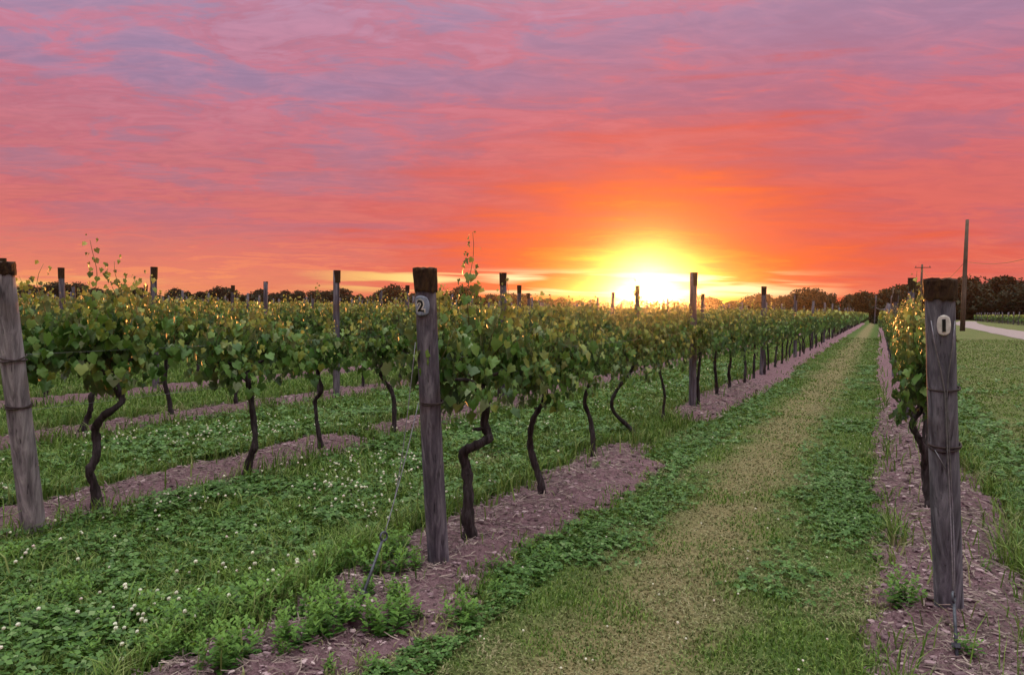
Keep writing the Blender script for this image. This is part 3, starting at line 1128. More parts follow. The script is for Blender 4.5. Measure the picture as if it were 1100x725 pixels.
def build_far_vines():
    """Rows too far off for single vines to be told apart: one mass."""
    P, S, NO, TR = [], [], [], []
    pts = [(c[3], c[1]) for c in far]
    # the block beyond the gravel road
    for n in (18.5, 21.5, 24.5, 27.5):
        a = 72.0
        while a < 236:
            pts.append((an(a, n + a * 0.02), 0)); a += 1.45
    for p, r in pts:
        d = p.length
        q = 34 if d < 70 else 20
        loc = rs.rand(q, 3)
        al = (loc[:, 0] - 0.5) * 1.5; ac = (loc[:, 1] - 0.5) * 0.6
        z = 0.68 + 0.98 * loc[:, 2] ** 0.75
        P.append(np.stack([p.x + al * U[0] + ac * NV[0], p.y + al * U[1] + ac * NV[1], z + 0.16 * (rs.rand(q) - .5)], -1))
        S.append((0.16 + 0.14 * rs.rand(q)) * (1 if d < 70 else 1.35))
        if r in (0, 1, 2, 3):
            TR.append((p.x, p.y))
    P = np.concatenate(P); S = np.concatenate(S)
    k = len(P)
    NO = np.stack([rs.rand(k) - .5, rs.rand(k) - .5, 0.2 + 0.6 * rs.rand(k)], -1)
    TI = np.stack([rs.rand(k) - .5, rs.rand(k) - .5, -np.ones(k)], -1)
    yo = np.clip((P[:, 2] - 1.25) * 1.6 + 0.3 * (rs.rand(k) - .5), 0, 0.85)
    me = leaves_mesh('far_vines', P, NO, TI, S, yo, 1, M['vine_leaf'])
    # slim trunks, joined in
    T = np.array(TR)
    m = len(T)
    w = 0.03
    box = np.array([(-w, -w, -.02), (w, -w, -.02), (w, w, -.02), (-w, w, -.02), (-w, -w, .85), (w, -w, .85), (w, w, .85), (-w, w, .85)])
    sh = (rs.rand(m, 2) - .5) * 0.3
    V = box[None] + np.concatenate([T, np.zeros((m, 1))], 1)[:, None]
    V[:, 4:, :2] += sh[:, None]
    bf = np.array([(0, 1, 5, 4), (1, 2, 6, 5), (2, 3, 7, 6), (3, 0, 4, 7)])
    FF = (bf[None] + (np.arange(m) * 8)[:, None, None]).reshape(-1, 4)
    o = link('distant_vines', me)
    t2 = mesh_np('far_trunks', V.reshape(-1, 3), [FF], mats=[M['bark']])
    o2 = link('trunk', t2, o)
    tag(o, kind='stuff'); tag(o2, kind='stuff')


build_far_vines()

# ------------------------------------------------------------------ posts
def post_mesh(height, r, seed, lean=Vector((0, 0, 0)), sides=22, rings=26, sink=0.3):
    """Round weathered timber post in local coordinates, base at the origin."""
    rng = random.Random(seed)
    lobes = [(rng.uniform(0, 6.28), rng.uniform(0.01, 0.035), k) for k in (2, 3, 5)]
    grooves = [(rng.uniform(0, 6.28), rng.uniform(0.04, 0.11), rng.uniform(0.05, 0.09)) for _ in range(5)]
    g = Geo()
    for i in range(rings + 1):
        t = i / rings
        z = -sink + (height + sink) * t
        off = lean * max(0.0, z) / height
        bow = 0.010 * math.sin(t * 3.1 + seed)
        for k in range(sides):
            a = 2 * math.pi * k / sides
            rr = r * (1.0 - 0.10 * t)
            rr *= 1 + sum(am * math.sin(kk * a + ph + 0.6 * t) for ph, am, kk in lobes) + 0.02 * (rng.random() - 0.5)
            for ga, gd, gw in grooves:
                dd = abs((a - ga - 0.3 * t + math.pi) % (2 * math.pi) - math.pi)
                rr *= 1 - gd * math.exp(-(dd / gw) ** 2)
            zz = z + (0.012 * (rng.random() - 0.5) if i == rings else 0)
            g.v.append((off.x + bow + rr * math.cos(a), off.y + rr * math.sin(a), zz))
    for i in range(rings):
        for k in range(sides):
            a = i * sides + k; b = i * sides + (k + 1) % sides
            g.f.append((a, b, b + sides, a + sides))
    g.v.append((lean.x, lean.y, height - 0.004))
    e = rings * sides
    for k in range(sides):
        g.f.append((e + k, e + (k + 1) % sides, len(g.v) - 1))
    return g


def band(center, axis, r, thick, turns=1, seed=0, sag=0.0):
    """Wire turned round a post."""
    rng = random.Random(seed)
    axis = axis.normalized()
    x = axis.orthogonal().normalized(); y = axis.cross(x)
    g = Geo()
    for t in range(turns):
        pts = []
        tilt = rng.uniform(-.05, .05)
        for k in range(25):
            a = 2 * math.pi * k / 24
            pts.append(center + (x * math.cos(a) + y * math.sin(a)) * r + axis * (t * thick * 2.2 + tilt * r * math.cos(a) * 4 - t * 0.012))
        g.tube(pts, thick, 6, cap=False)
    return g


def end_post(foot_px, top_px, back, r, number, label, plate_px, cap_h, bands, seed, style):
    b = stand(*foot_px, 0.03)
    top = on_ray(*top_px, b.y - back)
    lean = top - b
    height = lean.z
    lean = Vector((lean.x, lean.y, 0))
    root = bpy.data.objects.new('end_post', None)
    root.location = b
    C.objects.link(root)
    tag(root, label, 'post', 'timber end posts carrying row numbers')
    axis = Vector((lean.x, lean.y, height)).normalized()
    at = lambda z: Vector((lean.x * z / height, lean.y * z / height, z))
    post_mesh(height - 0.02, r, seed, lean * ((height - 0.02) / height)).build('timber', M[style.get('wood', 'post_wood')], root)
    # dark weathered collar round the head
    rng = random.Random(seed + 1)
    g = Geo()
    S = 26
    prof = [(-cap_h, 0.985), (-cap_h * 0.9, 1.03), (-cap_h * 0.5, 1.045), (-0.02, 1.06), (0.0, 1.075), (0.012, 1.05), (0.014, 0.6), (0.008, 0.05)]
    for dz, k in prof:
        for j in range(S):
            a = 2 * math.pi * j / S
            rr = r * 1.0 * k * (1 + 0.045 * (rng.random() - 0.5) + 0.03 * math.sin(3 * a + seed))
            zz = height + dz + (0.014 * (rng.random() - 0.5) if dz < -cap_h * .95 or dz > 0 else 0)
            c = at(height + dz) + Vector((0.010 * math.sin(3.1 + seed), 0, 0))
            g.v.append((c.x + rr * math.cos(a), c.y + rr * math.sin(a), zz))
    for i in range(len(prof) - 1):
        for j in range(S):
            a = i * S + j; q = i * S + (j + 1) % S
            g.f.append((a, q, q + S, a + S))
    g.f.append(tuple((len(prof) - 1) * S + j for j in range(S)))
    g.build('cap', M['post_cap'], root, smooth=False)
    for i, z in enumerate(bands):
        w = band(at(z), axis, r * (1.0 - 0.08 * z / height) + 0.004, 0.0045, 2, seed + i)
        w.build('wire_wrap', M['wire_rust'], root)
    # number plate facing out of the row
    face = Vector((-U[0], -U[1], 0)).normalized()
    pz = None
    pw = on_ray(*plate_px, b.y - back * 0.9 - r * 0.9)
    pz = pw.z - b.z
    fwd = (face - axis * face.dot(axis)).normalized()
    side = axis.cross(fwd).normalized()       # points to the right seen from the front
    ctr = at(pz) + fwd * (r * 0.99)
    # plate curved to the post
    w2, h2 = style['w'], style['h']
    pl = Geo()
    nx, ny = 10, 12
    for layer, lift in ((0, 0.004), (1, -0.004)):
        for iy in range(ny + 1):
            for ix in range(nx + 1):
                u = ix / nx * 2 - 1; v = iy / ny * 2 - 1
                # squircle outline
                uu = u * math.sqrt(max(0, 1 - 0.40 * v * v)); vv = v * math.sqrt(max(0, 1 - 0.40 * u * u))
                ang = uu * w2 / r
                p = at(pz) + fwd * (math.cos(ang) * (r * 0.99 + lift)) + side * (math.sin(ang) * (r * 0.99 + lift)) + axis * (vv * h2)
                pl.v.append(tuple(p))
    W = nx + 1; LY = W * (ny + 1)
    for iy in range(ny):
        for ix in range(nx):
            a = iy * W + ix
            pl.f.append((a, a + 1, a + W + 1, a + W))
            pl.f.append((LY + a, LY + a + W, LY + a + W + 1, LY + a + 1))
    rim = [ix for ix in range(nx + 1)] + [iy * W + nx for iy in range(1, ny + 1)] + [ny * W + ix for ix in range(nx - 1, -1, -1)] + [iy * W for iy in range(ny - 1, 0, -1)]
    for i in range(len(rim)):
        a, c = rim[i], rim[(i + 1) % len(rim)]
        pl.f.append((a, LY + a, LY + c, c))
    plate = pl.build('number_plate', M[style['mat']], root)
    # the numeral, wrapped on the same curve
    def wrapped(text, size, mat, lift, bold, zoff=0.0):
        cu = bpy.data.curves.new('numeral', 'FONT')
        cu.body = text; cu.size = size; cu.align_x = 'CENTER'; cu.align_y = 'CENTER'; cu.offset = bold; cu.extrude = 0.0012; cu.resolution_u = 6
        tmp = bpy.data.objects.new('numeral_source', cu)
        C.objects.link(tmp)
        dg = bpy.context.evaluated_depsgraph_get()
        me = bpy.data.meshes.new_from_object(tmp.evaluated_get(dg))
        bpy.data.objects.remove(tmp); bpy.data.curves.remove(cu)
        co = np.array([v.co[:] for v in me.vertices])
        cx, cy = (co[:, 0].min() + co[:, 0].max()) / 2, (co[:, 1].min() + co[:, 1].max()) / 2
        for v in me.vertices:
            ang = (v.co.x - cx) / r
            rr = r * 0.99 + lift + v.co.z
            p = at(pz) + fwd * (math.cos(ang) * rr) + side * (math.sin(ang) * rr) + axis * (v.co.y - cy + zoff)
            v.co = p
        me.materials.clear(); me.materials.append(M[mat])
        return link('numeral', me, plate)
    if style.get('halo'):
        h = wrapped(number, style['size'], 'numeral_pale', 0.0048, 0.0075)
        h.name = 'numeral_outline'
    wrapped(number, style['size'], 'numeral', 0.0062, style.get('bold', 0.0015))
    return b, at, axis, r, height


p2 = end_post((472, 603), (457, 291), 0.22, 0.063, '2', 'weathered timber end post with a dark collar and the number 2', (456, 327), 0.115, (0.98,), 3,
              {'w': 0.050, 'h': 0.056, 'mat': 'plate_blue', 'size': 0.088, 'halo': True, 'bold': 0.001})
p1 = end_post((1018, 650), (1012, 303), 0.20, 0.067, '1', 'dark grey end post with the number 1 and hanging wires', (1015, 347), 0.085, (0.86, 1.14), 8,
              {'w': 0.028, 'h': 0.048, 'mat': 'plate', 'wood': 'post_slate', 'size': 0.078, 'bold': 0.003})
p3 = end_post((36, 566), (3, 284), 0.30, 0.071, '3', 'pale leaning end post wrapped twice with wire, cut off by the photo edge', (-3, 309), 0.06, (0.90, 1.20), 14,
              {'w': 0.045, 'h': 0.054, 'mat': 'plate_blue', 'wood': 'post_pale', 'size': 0.086, 'halo': True, 'bold': 0.001})


def wire_obj(name, pts, rad, label, cat, group=None, mat='wire'):
    g = Geo()
    g.tube(pts, rad, 5)
    return tag(g.build(name, M[mat], smooth=True), label, cat, group)


# guy wires and their anchors
def twisted(a, b, sag, n=14):
    return [a.lerp(b, i / n) - Vector((0, 0, sag * math.sin(math.pi * i / n))) for i in range(n + 1)]


def anchor(px, label, up_to, rod=0.30):
    b = stand(*px)
    d = (up_to - b).normalized()
    root = bpy.data.objects.new('ground_anchor', None)
    root.location = b
    C.objects.link(root)
    tag(root, label, 'anchor')
    Geo().tube([-d * 0.15, d * rod * 0.5, d * rod], [0.008, 0.0075, 0.007], 8).build('rod', M['anchor_metal'], root)
    s = d.orthogonal().normalized()
    eye = [d * (rod + 0.022) + (s * math.cos(t) + d * math.sin(t)) * 0.022 for t in np.linspace(0, 2 * math.pi, 15)]
    Geo().tube(eye, 0.006, 7, cap=False).build('eye', M['anchor_metal'], root)
    nut = Geo()
    nut.tube([d * rod * 0.18 - d * 0.008, d * rod * 0.18 + d * 0.012], [0.02, 0.02], 6)
    nut.build('collar', M['anchor_metal'], root, smooth=False)
    return b + d * (rod + 0.03)


post2_wrap = p2[0] + p2[1](0.98)
e2 = anchor((386, 652), 'dark iron anchor rod among weeds, tied to post 2', post2_wrap, 0.33)
wire_obj('guy_wire', twisted(e2, post2_wrap + Vector((-0.07, -0.03, 0)), 0.03), 0.0030, 'slack guy wire from the anchor rod up to post 2', 'wire')
wire_obj('guy_wire', twisted(e2 + Vector((-0.01, 0, -0.02)), p2[0] + p2[1](1.32) + Vector((-0.072, -0.02, 0)), 0.20), 0.0022, 'thinner loose wire sagging between anchor rod and post 2', 'wire')

FW = Vector((-U[0], -U[1], 0)); SD = Vector((NV[0], NV[1], 0))


def face1(z, side, out=0.0):
    """A point on the front of post 1, side metres to the right of its middle."""
    return p1[0] + p1[1](z) + SD * side + FW * (math.sqrt(max(0.0, 0.072 ** 2 - side ** 2)) + out)


e1 = anchor((1028, 704), 'rusty anchor rod in the mulch before post 1', p1[0] + p1[1](0.9), 0.22)
wire_obj('guy_wire', [face1(1.46, -.050), face1(1.34, -.036), face1(1.22, -.014), face1(1.12, 0.0), face1(0.86, 0.006, 0.004), face1(0.5, 0.014, 0.02), e1],
         0.0036, 'twisted guy wire running down the face of post 1', 'wire')
wire_obj('guy_wire', [face1(1.46, .045), face1(1.34, .034), face1(1.22, .016), face1(1.10, 0.007), face1(0.80, 0.016, 0.004), face1(0.45, 0.026, 0.02), e1 + Vector((.006, 0, 0))],
         0.0030, 'second strand of wire from the plate of post 1 to its anchor', 'wire')
wire_obj('wire_tail', [face1(0.84, -.045), face1(0.79, -.02, .003), face1(0.74, 0.006, .006)],
         0.0028, 'short loose strand crossing the middle of post 1 below its wire band', 'wire')

# line posts: pixel positions of the ones the photograph shows near by, then the regular rhythm
far_mesh = {}
line_mesh = [post_mesh(2.12, 0.058, 60 + k, Vector((random.Random(k).uniform(-.04, .04), random.Random(k + 9).uniform(-.04, .04), 0)), 14, 12).mesh('line_post', M['post_wood']) for k in range(6)]
slim_mesh = [post_mesh(2.08, 0.055, 80 + k, Vector((random.Random(k).uniform(-.06, .06), random.Random(k + 3).uniform(-.06, .06), 0)), 8, 4).mesh('line_post', M['post_wood']) for k in range(6)]


def head_mesh(k):
    g = Geo()
    rng = random.Random(300 + k)
    g.tube([(0, 0, -0.20), (0, 0, -0.08), (0, 0, 0.006)], [0.056, 0.058, 0.060], 12, 0.05, rng)
    return g.mesh('post_head', M['post_cap'], smooth=False)


heads = [head_mesh(k) for k in range(3)]
rp = random.Random(77)
SPECIFIC = {(2, 1): (11.5, -2.53, 2.13), (4, 1): (9.78, -8.09, 2.12), (1, 1): (12.0, 0.38, 2.06), (3, 1): (10.6, -5.33, 2.10),
            (5, 1): (8.9, -11.3, 2.16), (6, 2): (14.5, -14.3, 2.13), (6, 1): (9.0, -14.0, 2.18), (7, 1): (8.6, -15.2, 2.35)}
posts = []
for r in range(1, 34):
    j = 1
    while True:
        a = START[r] + POST_STEP * j
        if a > 118:
            break
        n = ROW_N[r]; h = rp.uniform(1.98, 2.16)
        if (r, j) in SPECIFIC:
            a, n, h = SPECIFIC[(r, j)]
        else:
            a += rp.uniform(-.25, .25)
        p = an(a, n + rp.uniform(-.03, .03))
        if p.y > 1 and abs(p.x) < 0.72 * p.y + 0.6 and p.length < 88:
            posts.append((p.length, r, j, p, h))
        j += 1
posts.sort(key=lambda q: q[0])
for d, r, j, p, h in posts[:280]:
    base = rp.choice(line_mesh if d < 32 else slim_mesh)
    root = bpy.data.objects.new('line_post', base)
    root.location = (p.x, p.y, 0)
    root.rotation_euler = (rp.uniform(-.015, .015), rp.uniform(-.015, .015), rp.uniform(0, 6.28))
    s = h / 2.12
    root.scale = (1, 1, s)
    C.objects.link(root)
    tag(root, f'grey timber line post, {ORD[j]} post in {row_phrase(r)}', 'post', 'timber line posts standing along the vine rows')
    if d < 32:
        top = base.vertices[len(base.vertices) - 1].co
        link('cap', rp.choice(heads), root, loc=(top.x * 0.99 + 0.0, top.y * 0.99, 2.12))
# posts of the block beyond the road
k = 0
for n, a_list in ((18.2, range(110, 236, 7)), (21.2, range(122, 236, 9))):
    for a in a_list:
        p = an(a + rp.uniform(-1, 1), n + a * 0.02)
        root = bpy.data.objects.new('line_post', slim_mesh[k % 6])
        root.location = (p.x, p.y, 0); root.scale = (1.7, 1.7, 1.08)
        C.objects.link(root)
        tag(root, 'pale thin trellis post in the vine block beyond the gravel road', 'post', 'trellis posts beyond the gravel road')
        k += 1

# trellis wires on the near rows
for r, post in ((1, p1), (2, p2), (3, p3)):
    b0, at, axis, rad, hh = post
    for z, nm in ((0.86, 'low cordon'), (1.22, 'middle catch')):
        s = b0 + at(z)
        pts = [s]
        for j in range(1, 6):
            a = START[r] + POST_STEP * j
            e = an(a, ROW_N[r], z + 0.02)
            for q in range(1, 5):
                m = pts[-1] if q == 1 else None
            prev = pts[-1]
            for q in range(1, 7):
                t = q / 6
                pts.append(prev.lerp(e, t) - Vector((0, 0, 0.02 * math.sin(math.pi * t))))
        wire_obj('trellis_wire', pts, 0.0011, f'{nm} wire strung from post {r} along its vine row', 'wire', 'trellis wires of the numbered rows')

# ------------------------------------------------------------------ weeds
def weed_mesh(seed, stems, height, spread, leaf):
    rng = np.random.RandomState(seed)
    V = []; F = []; Y = []
    for s in range(stems):
        az = rng.rand() * 6.283; rad = spread * math.sqrt(rng.rand())
        bx, by = rad * math.cos(az) * 0.7, rad * math.sin(az) * 0.7
        h = height * (0.55 + 0.55 * rng.rand()) * (1 - 0.35 * rad / spread)
        tx, ty = bx + rad * 0.55 * math.cos(az), by + rad * 0.55 * math.sin(az)
        nl = max(8, int(h / 0.0105))
        for i in range(nl):
            t = (i + 0.6) / nl
            p = np.array([bx + (tx - bx) * t, by + (ty - by) * t, h * t])
            la = rng.rand() * 6.283
            up = 0.15 + 0.9 * t + 0.3 * (rng.rand() - .5)
            d = np.array([math.cos(la), math.sin(la), up]); d /= np.linalg.norm(d)
            L = leaf * (0.65 + 0.5 * rng.rand()) * (1 - 0.45 * t)
            sd = np.array([-math.sin(la), math.cos(la), 0]) * L * 0.25
            nn = np.cross(d, sd); nn /= (np.linalg.norm(nn) + 1e-9)
            k = len(V)
            V += [p, p + d * L * 0.5 + sd - nn * L * .03, p + d * L - np.array([0, 0, L * 0.22]), p + d * L * 0.5 - sd - nn * L * .03]
            F.append((k, k + 1, k + 2, k + 3))
            Y += [np.clip(t * 1.1 - 0.25, 0, .8)] * 4
    return mesh_np('weed', np.array(V), [np.array(F)], {'young': np.array(Y)}, [M['weed']])


weed_big = [weed_mesh(k, 24, 0.21, 0.10, 0.058) for k in (1, 2, 3, 4)]
weed_small = [weed_mesh(k, 11, 0.14, 0.05, 0.046) for k in (11, 12, 13)]
WEEDS = [
    (320, 690, 1.0, 'b', 'bushy green weed standing between the anchor rod and the bare mulch patch'),
    (350, 678, 1.0, 'b', 'broad weed clump just before the anchor rod of post 2'),
    (343, 660, 0.9, 'b', 'weed clump tucked behind the broad clump near the anchor rod'),
    (372, 662, 0.8, 'b', 'low weed touching the foot of the anchor rod'),
    (417, 676, 1.15, 'b', 'round bright weed on the mulch, nearest past the anchor rod'),
    (432, 660, 0.8, 'b', 'smaller weed behind the round bright weed on the mulch'),
    (255, 704, 1.0, 'b', 'ragged weed at the edge of the front mulch patch'),
    (235, 715, 0.9, 'b', 'weed at the lowest edge of the front mulch patch'),
    (300, 700, 0.6, 's', 'small sprout on bare mulch beside the bushy weed'),
    (425, 600, 1.0, 'b', 'weed clump in the clover beside post 2'),
    (407, 618, 1.1, 'b', 'weed clump leaning against the anchor rod'),
    (370, 612, 1.1, 'b', 'tall weed in the clover behind the anchor rod'),
    (345, 628, 1.1, 'b', 'thick weed at the clover edge, behind the front clumps'),
    (298, 650, 1.15, 'b', 'thick weed where clover meets the front mulch patch'),
    (270, 662, 1.1, 'b', 'weed clump between clover and the ragged weed'),
    (212, 672, 1.1, 'b', 'leafy weed standing well inside the clover meadow'),
    (190, 690, 1.0, 'b', 'leafy weed before the one inside the clover meadow'),
    (12, 610, 0.9, 'b', 'dark leafy weed at the mulch beside post 3'),
    (52, 566, 0.8, 's', 'small weed at the foot of post 3'),
    (84, 548, 0.7, 's', 'small weed at the foot of the tall vine by post 3'),
    (213, 542, 0.8, 'b', 'weed at the grass edge of the row 3 mulch'),
    (566, 592, 0.9, 's', 'bright weed on the mulch mound, behind post 2'),
    (590, 603, 0.9, 's', 'darker weed on the grass side of the mulch mound'),
    (529, 612, 0.9, 's', 'upright weed on the mulch beside post 2'),
    (529, 638, 0.8, 's', 'weed where mulch meets the mown path'),
    (495, 670, 0.9, 'b', 'grey green weed clump at the path edge of the mulch'),
    (448, 658, 0.55, 's', 'tiny sprout on the mulch before post 2'),
    (626, 568, 0.7, 's', 'lone thin weed high on the mulch mound'),
    (640, 502, 0.8, 's', 'weed at the trunk of the third vine'),
    (968, 648, 1.0, 'b', 'round green weed on the mulch beside post 1'),
    (970, 580, 0.9, 's', 'weed on the mulch behind the round one near post 1'),
    (1038, 700, 1.0, 's', 'grassy tuft beside the anchor rod of post 1'),
    (1058, 612, 0.6, 's', 'small dark weed on the mulch, road side of post 1'),
    (1022, 585, 0.5, 's', 'tiny weed right at post 1'),
    (940, 600, 0.9, 's', 'weed at the path edge of the row 1 mulch'),
    (356, 722, 0.7, 's', 'sprout at the very front of the mulch'),
    (402, 722, 0.8, 's', 'leafy sprout where front mulch meets the path grass'),
]
for i, (px, py, s, kind, label) in enumerate(WEEDS):
    g = stand(px, py)
    o = link('weed_plant', (weed_big[i % 4] if kind == 'b' else weed_small[i % 3]), loc=(g.x, g.y, max(0, floor_z(g.x, g.y)) - 0.006), rot=(0, 0, i * 1.7))
    o.scale = (s, s, s)
    tag(o, label, 'weed', 'weeds sprouting on and beside the mulch')

# more of the same weeds, nothing to tell them apart, thick along the edge of the clover
rw = random.Random(12)
for px, py in [(60, 700), (95, 712), (120, 690), (150, 706), (160, 676), (182, 712), (205, 700), (228, 690), (232, 655), (250, 678), (262, 640), (282, 668), (285, 632),
               (312, 668), (318, 640), (322, 618), (352, 645), (352, 606), (385, 600), (392, 632), (405, 588), (432, 588), (440, 612), (422, 634), (30, 660), (75, 655)]:
    g = stand(px + rw.uniform(-6, 6), py + rw.uniform(-4, 4))
    o = link('weed_plant', rw.choice(weed_big), loc=(g.x, g.y, g.z - 0.006), rot=(0, 0, rw.uniform(0, 6.28)))
    k = rw.uniform(0.55, 0.95)
    o.scale = (k, k, k * rw.uniform(0.8, 1.1))
    tag(o, 'leafy green weed growing thick among the clover, beside the front mulch patch', 'weed', 'weeds crowded among the clover')

# ------------------------------------------------------------------ treeline
def tree_meshes(seed, height, width):
    rng = np.random.RandomState(seed)
    lobes = []
    for k in range(9):
        az = rng.rand() * 6.283; rr = width * 0.36 * rng.rand() ** 0.6
        z = height * (0.30 + 0.58 * rng.rand())
        fall = 1 - 0.55 * max(0, z / height - 0.5)
        lobes.append((rr * math.cos(az) * fall, rr * math.sin(az) * fall, z, width * (0.17 + 0.13 * rng.rand())))
    lobes.append((0, 0, height * 0.80, width * 0.22))
    P = []
    for x, y, z, r in lobes:
        q = 240
        v = rng.normal(size=(q, 3)); v /= np.linalg.norm(v, axis=1, keepdims=True)
        rad = r * (0.55 + 0.55 * rng.rand(q, 1))
        P.append(np.array([x, y, z]) + v * rad * np.array([1, 1, 0.8]))
    q = 320     # low skirt of leaves
    az = rng.rand(q) * 6.283; rr = width * 0.5 * np.sqrt(rng.rand(q))
    P.append(np.stack([rr * np.cos(az), rr * np.sin(az), height * 0.42 * rng.rand(q) ** 1.2], -1))
    P = np.concatenate(P)
    P = P[P[:, 2] > 0.1]
    k = len(P)
    NO = rng.normal(size=(k, 3)); TI = rng.normal(size=(k, 3))
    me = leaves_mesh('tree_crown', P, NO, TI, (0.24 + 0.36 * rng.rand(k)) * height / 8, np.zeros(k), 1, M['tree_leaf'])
    g = Geo()
    rg = random.Random(seed)
    top = Vector((rg.uniform(-.4, .4), rg.uniform(-.4, .4), height * 0.78))
    g.tube([(0, 0, -.3), (0.05, 0, height * .2), (top.x * .5, top.y * .5, height * .45), top], [height * .03, height * .024, height * .016, height * .006], 8)
    for x, y, z, r in lobes[:5]:
        s = Vector((top.x * .3, top.y * .3, z * 0.55))
        e = Vector((x, y, z))
        g.tube([s, s.lerp(e, .5) + Vector((0, 0, .2)), e], [height * .013, height * .009, height * .004], 6)
    return me, g.mesh('tree_trunk', M['tree_bark'])


TREES = [tree_meshes(200 + k, 8.0, w) for k, w in enumerate((8.5, 9.5, 7.5, 11, 6.5, 9.0, 10.0))]
rt = random.Random(31)


def skyline(px):
    """Height in photo pixels of the treetops above the horizon line and their distance."""
    pts = [(-120, 17, 300), (0, 15, 300), (60, 16, 300), (150, 13, 300), (200, 16, 290), (300, 17, 290), (380, 19, 280), (470, 22, 260), (540, 20, 260), (570, 15, 260),
           (640, 12, 270), (690, 11, 280), (720, 13, 280), (760, 16, 260), (800, 20, 250), (850, 23, 240), (870, 25, 235), (905, 21, 220), (935, 29, 195), (990, 28, 230),
           (1020, 33, 265), (1040, 36, 268), (1060, 31, 270), (1085, 37, 270), (1100, 34, 270), (1260, 37, 270)]
    for (x0, h0, d0), (x1, h1, d1) in zip(pts, pts[1:]):
        if x0 <= px <= x1:
            t = (px - x0) / (x1 - x0)
            return 0.80 * (h0 + (h1 - h0) * t), d0 + (d1 - d0) * t
    return 18, 250


def tree_label(px):
    if px < 330: s = 'dark low tree in the far treeline, between post 3 and the fourth row post'
    elif px < 460: s = 'dark tree in the far treeline, just before post 2'
    elif px < 610: s = 'dark tree in the far treeline, between post 2 and the sunset glow'
    elif px < 770: s = 'low tree silhouetted straight against the setting sun'
    elif px < 900: s = 'bushy silhouetted tree in the treeline, past the sun glow'
    elif px < 1010: s = 'tall dark tree at the far end of the mown path'
    else: s = 'tall dark tree behind the gravel road and utility pole'
    return s


px = -110.0
while px < 1250:
    h, d = skyline(px)
    for layer in range(2):
        x = px + rt.uniform(-8, 8)
        hh, dd = skyline(x)
        dd = dd + layer * 22 + rt.uniform(-8, 8)
        hp = hh * (rt.uniform(0.62, 1.08) if rt.random() < .75 else rt.uniform(1.08, 1.3)) - (2 if layer else 0)
        height = hp * dd / 800 + EYE
        p = ground(x, 345 + (x - 550) * 0.0157)
        dirv = Vector((p.x, p.y, 0)).normalized()
        q = dirv * dd
        me, tm = rt.choice(TREES)
        root = bpy.data.objects.new('broadleaf_tree', None)
        s = height / 8.0
        w = s * rt.uniform(0.95, 1.35)
        root.location = (q.x, q.y, 0)
        root.rotation_euler = (0, 0, rt.uniform(0, 6.28)); root.scale = (w, w, s)
        C.objects.link(root)
        lb = tree_label(x)
        tag(root, lb, 'tree', 'treeline: ' + lb)
        link('crown', me, root); link('trunk', tm, root)
    px += 800 / d * 5.2


def build_undergrowth():
    """Scrub filling the foot of the treeline."""
    P = []
    for px in np.arange(-120, 1260, 1.6):
        h, d = skyline(px)
        x = (px - 550) / 800.0
        L = math.hypot(x, 1)
        for k in range(9):
            dd = d - 6 + 26 * rs.rand()
            z = 0.2 + (h * d / 800 * 0.62 + 1.0) * rs.rand() ** 1.2
            P.append((x / L * dd + rs.rand() - .5, dd / L + rs.rand() - .5, z))
    P = np.array(P)
    k = len(P)
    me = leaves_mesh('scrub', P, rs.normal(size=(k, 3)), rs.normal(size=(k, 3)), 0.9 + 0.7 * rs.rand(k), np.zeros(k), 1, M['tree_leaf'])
    tag(link('undergrowth', me), kind='stuff')


build_undergrowth()

# ------------------------------------------------------------------ utility poles and cable
def utility_pole(foot, height, r, label, arms):
    root = bpy.data.objects.new('utility_pole', None)
    root.location = foot
    C.objects.link(root)
    tag(root, label, 'utility pole')
    g = Geo()
    g.tube([(0, 0, -.3), (0, 0, height * .33), (0.02, 0, height * .66), (0.05, 0, height)], [r, r * .9, r * .78, r * .62], 12, 0.02, random.Random(4))
    g.build('shaft', M['pole_wood'], root)
    for z, L in arms:
        c = Geo()
        d = Vector((NV[0], NV[1], 0))
        b = Vector((0.04, -r, z))
        c.tube([b - d * L, b, b + d * L], [0.07, 0.08, 0.07], 4)
        arm = c.build('crossarm', M['pole_wood'], root, smooth=False)
        for s in (-.85, .85):
            i = Geo()
            q = b + d * (L * s)
            i.tube([q + Vector((0, 0, .05)), q + Vector((0, 0, .12)), q + Vector((0, 0, .2)), q + Vector((0, 0, .27))], [0.03, 0.07, 0.06, 0.03], 8)
            i.build('insulator', M['anchor_metal'], arm)
    return root


f1 = an(80, 8.0)
f1 = ground(1034, 351.5)
f1 = Vector((f1.x, f1.y, 0)) * (85 / f1.length)
pole_top = on_ray(1036.5, 236, f1.y).z
utility_pole(f1, pole_top, 0.24, 'tall bare utility pole beside the gravel road', [])
d2 = ground(988, 345)
f2 = Vector((d2.x, d2.y, 0)).normalized() * 130
h2 = on_ray(988, 284, f2.y).z
utility_pole(f2, h2, 0.22, 'distant utility pole with a crossarm, behind post 1', [(h2 - 0.5, 1.1)])
d3 = ground(958, 345)
f3 = Vector((d3.x, d3.y, 0)).normalized() * 160
utility_pole(f3, on_ray(958, 309, f3.y).z, 0.16, 'small far pole sticking up over the trees at the path end', [])
# cable: from the right edge to the tall pole, on to the distant one
top1 = Vector((f1.x, f1.y, on_ray(1036, 281, f1.y).z))
off = on_ray(1130, 270, f1.y - 22)
wire_obj('power_cable', twisted(off, top1, 0.5), 0.022, 'thin power cable running to the tall utility pole from the road side', 'cable', mat='wire_rust')
wire_obj('power_cable', twisted(top1, Vector((f2.x, f2.y, h2 - 0.6)), 2.2), 0.02, 'thin cable sagging between the tall and the distant utility pole', 'cable', mat='wire_rust')

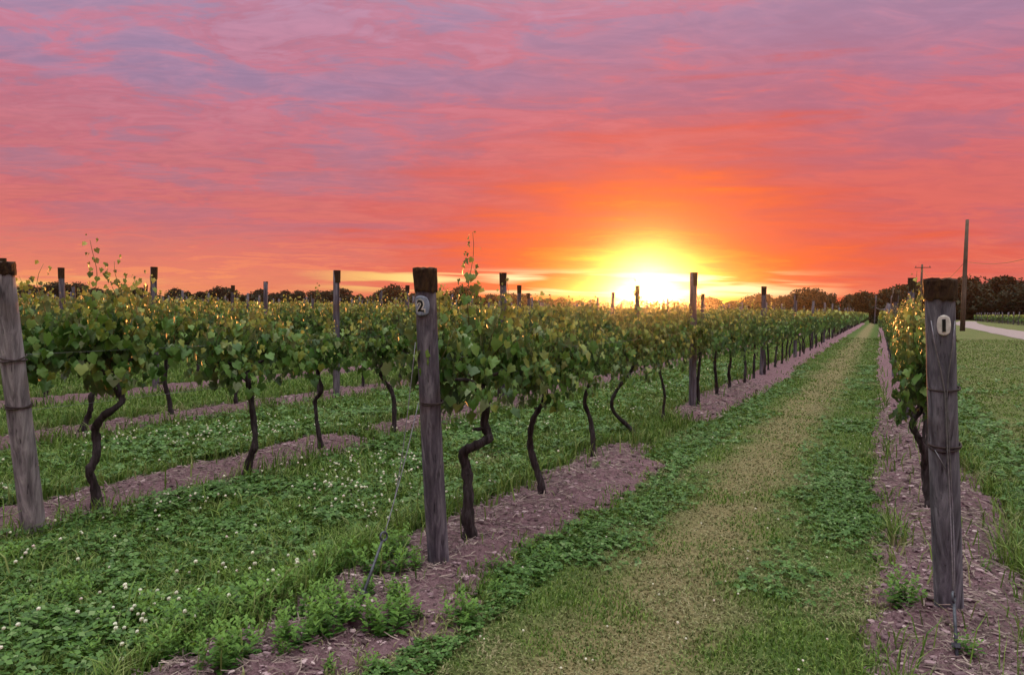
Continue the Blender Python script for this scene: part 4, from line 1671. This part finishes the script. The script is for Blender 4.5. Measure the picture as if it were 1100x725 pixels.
# ------------------------------------------------------------------ the end of the mown path
def path_end():
    rg = np.random.RandomState(3)
    b = ground(946.5, 345)
    b = Vector((b.x, b.y, 0)).normalized() * 128
    k = 2600
    P = np.stack([(rg.rand(k) - .5) * 2.5, (rg.rand(k) - .5) * 2.2, 0.05 + 2.75 * rg.rand(k)], -1)
    P[:, :2] *= (1.0 + 0.10 * np.sin(P[:, 2:3] * 3))
    me = leaves_mesh('shade_foliage_crown', P, rg.normal(size=(k, 3)), rg.normal(size=(k, 3)), 0.12 + 0.16 * rg.rand(k), np.zeros(k), 1, M['tree_leaf'])
    root = bpy.data.objects.new('shade_foliage', None)  # added dark leaf block, stands in for the shade under the treeline
    root.location = b
    C.objects.link(root)
    tag(root, 'dark block of leaves added for tree shade at the far end of the mown path', 'foliage')
    link('crown', me, root)
    Geo().tube([(0, 0, -.2), (0.05, 0, 1.0), (0, 0.05, 2.0)], [0.14, 0.1, 0.05], 8).build('trunk', M['tree_bark'], root)
    ends = []
    for px, side in ((939.5, 'ending the row of post 2'), (956, 'behind the vines of post 1')):
        q = ground(px, 345)
        q = Vector((q.x, q.y, 0)).normalized() * 122
        o = link('line_post', slim_mesh[0], loc=q)
        o.scale = (1.6, 1.6, 2.05)
        tag(o, f'tall far post at the mown path end, {side}', 'post')
        ends.append(q + Vector((0, 0, 3.0)))
    wire_obj('wire_strand', twisted(ends[0] - Vector((0, 0, .5)), ends[1], 0.55), 0.035, 'slack pale strand hanging across the far end of the mown path', 'wire')


path_end()

# ------------------------------------------------------------------ thin air volume added for the orange glow round the low sun
def build_glow_haze(density=0.00014):
    m = bpy.data.materials.new('added_glow_haze')
    m.use_nodes = True
    m.node_tree.nodes.clear()
    N = Nodes(m.node_tree)
    out = N.new('ShaderNodeOutputMaterial')
    v = N.new('ShaderNodeVolumePrincipled')
    N.put(v, 'Color', (0.92, 0.90, 0.90, 1)); N.put(v, 'Density', density); N.put(v, 'Anisotropy', 0.955)
    m.node_tree.links.new(v.outputs[0], out.inputs['Volume'])
    bm = bmesh.new()
    bmesh.ops.create_cube(bm, size=1.0)
    for q in bm.verts:
        q.co = Vector((q.co.x * 900, 180 + q.co.y * 560, 7 + q.co.z * 16))
    me = bpy.data.meshes.new('added_glow_haze')
    bm.to_mesh(me); bm.free()
    me.materials.append(m)
    tag(link('added_glow_haze', me), kind='stuff')


build_glow_haze()
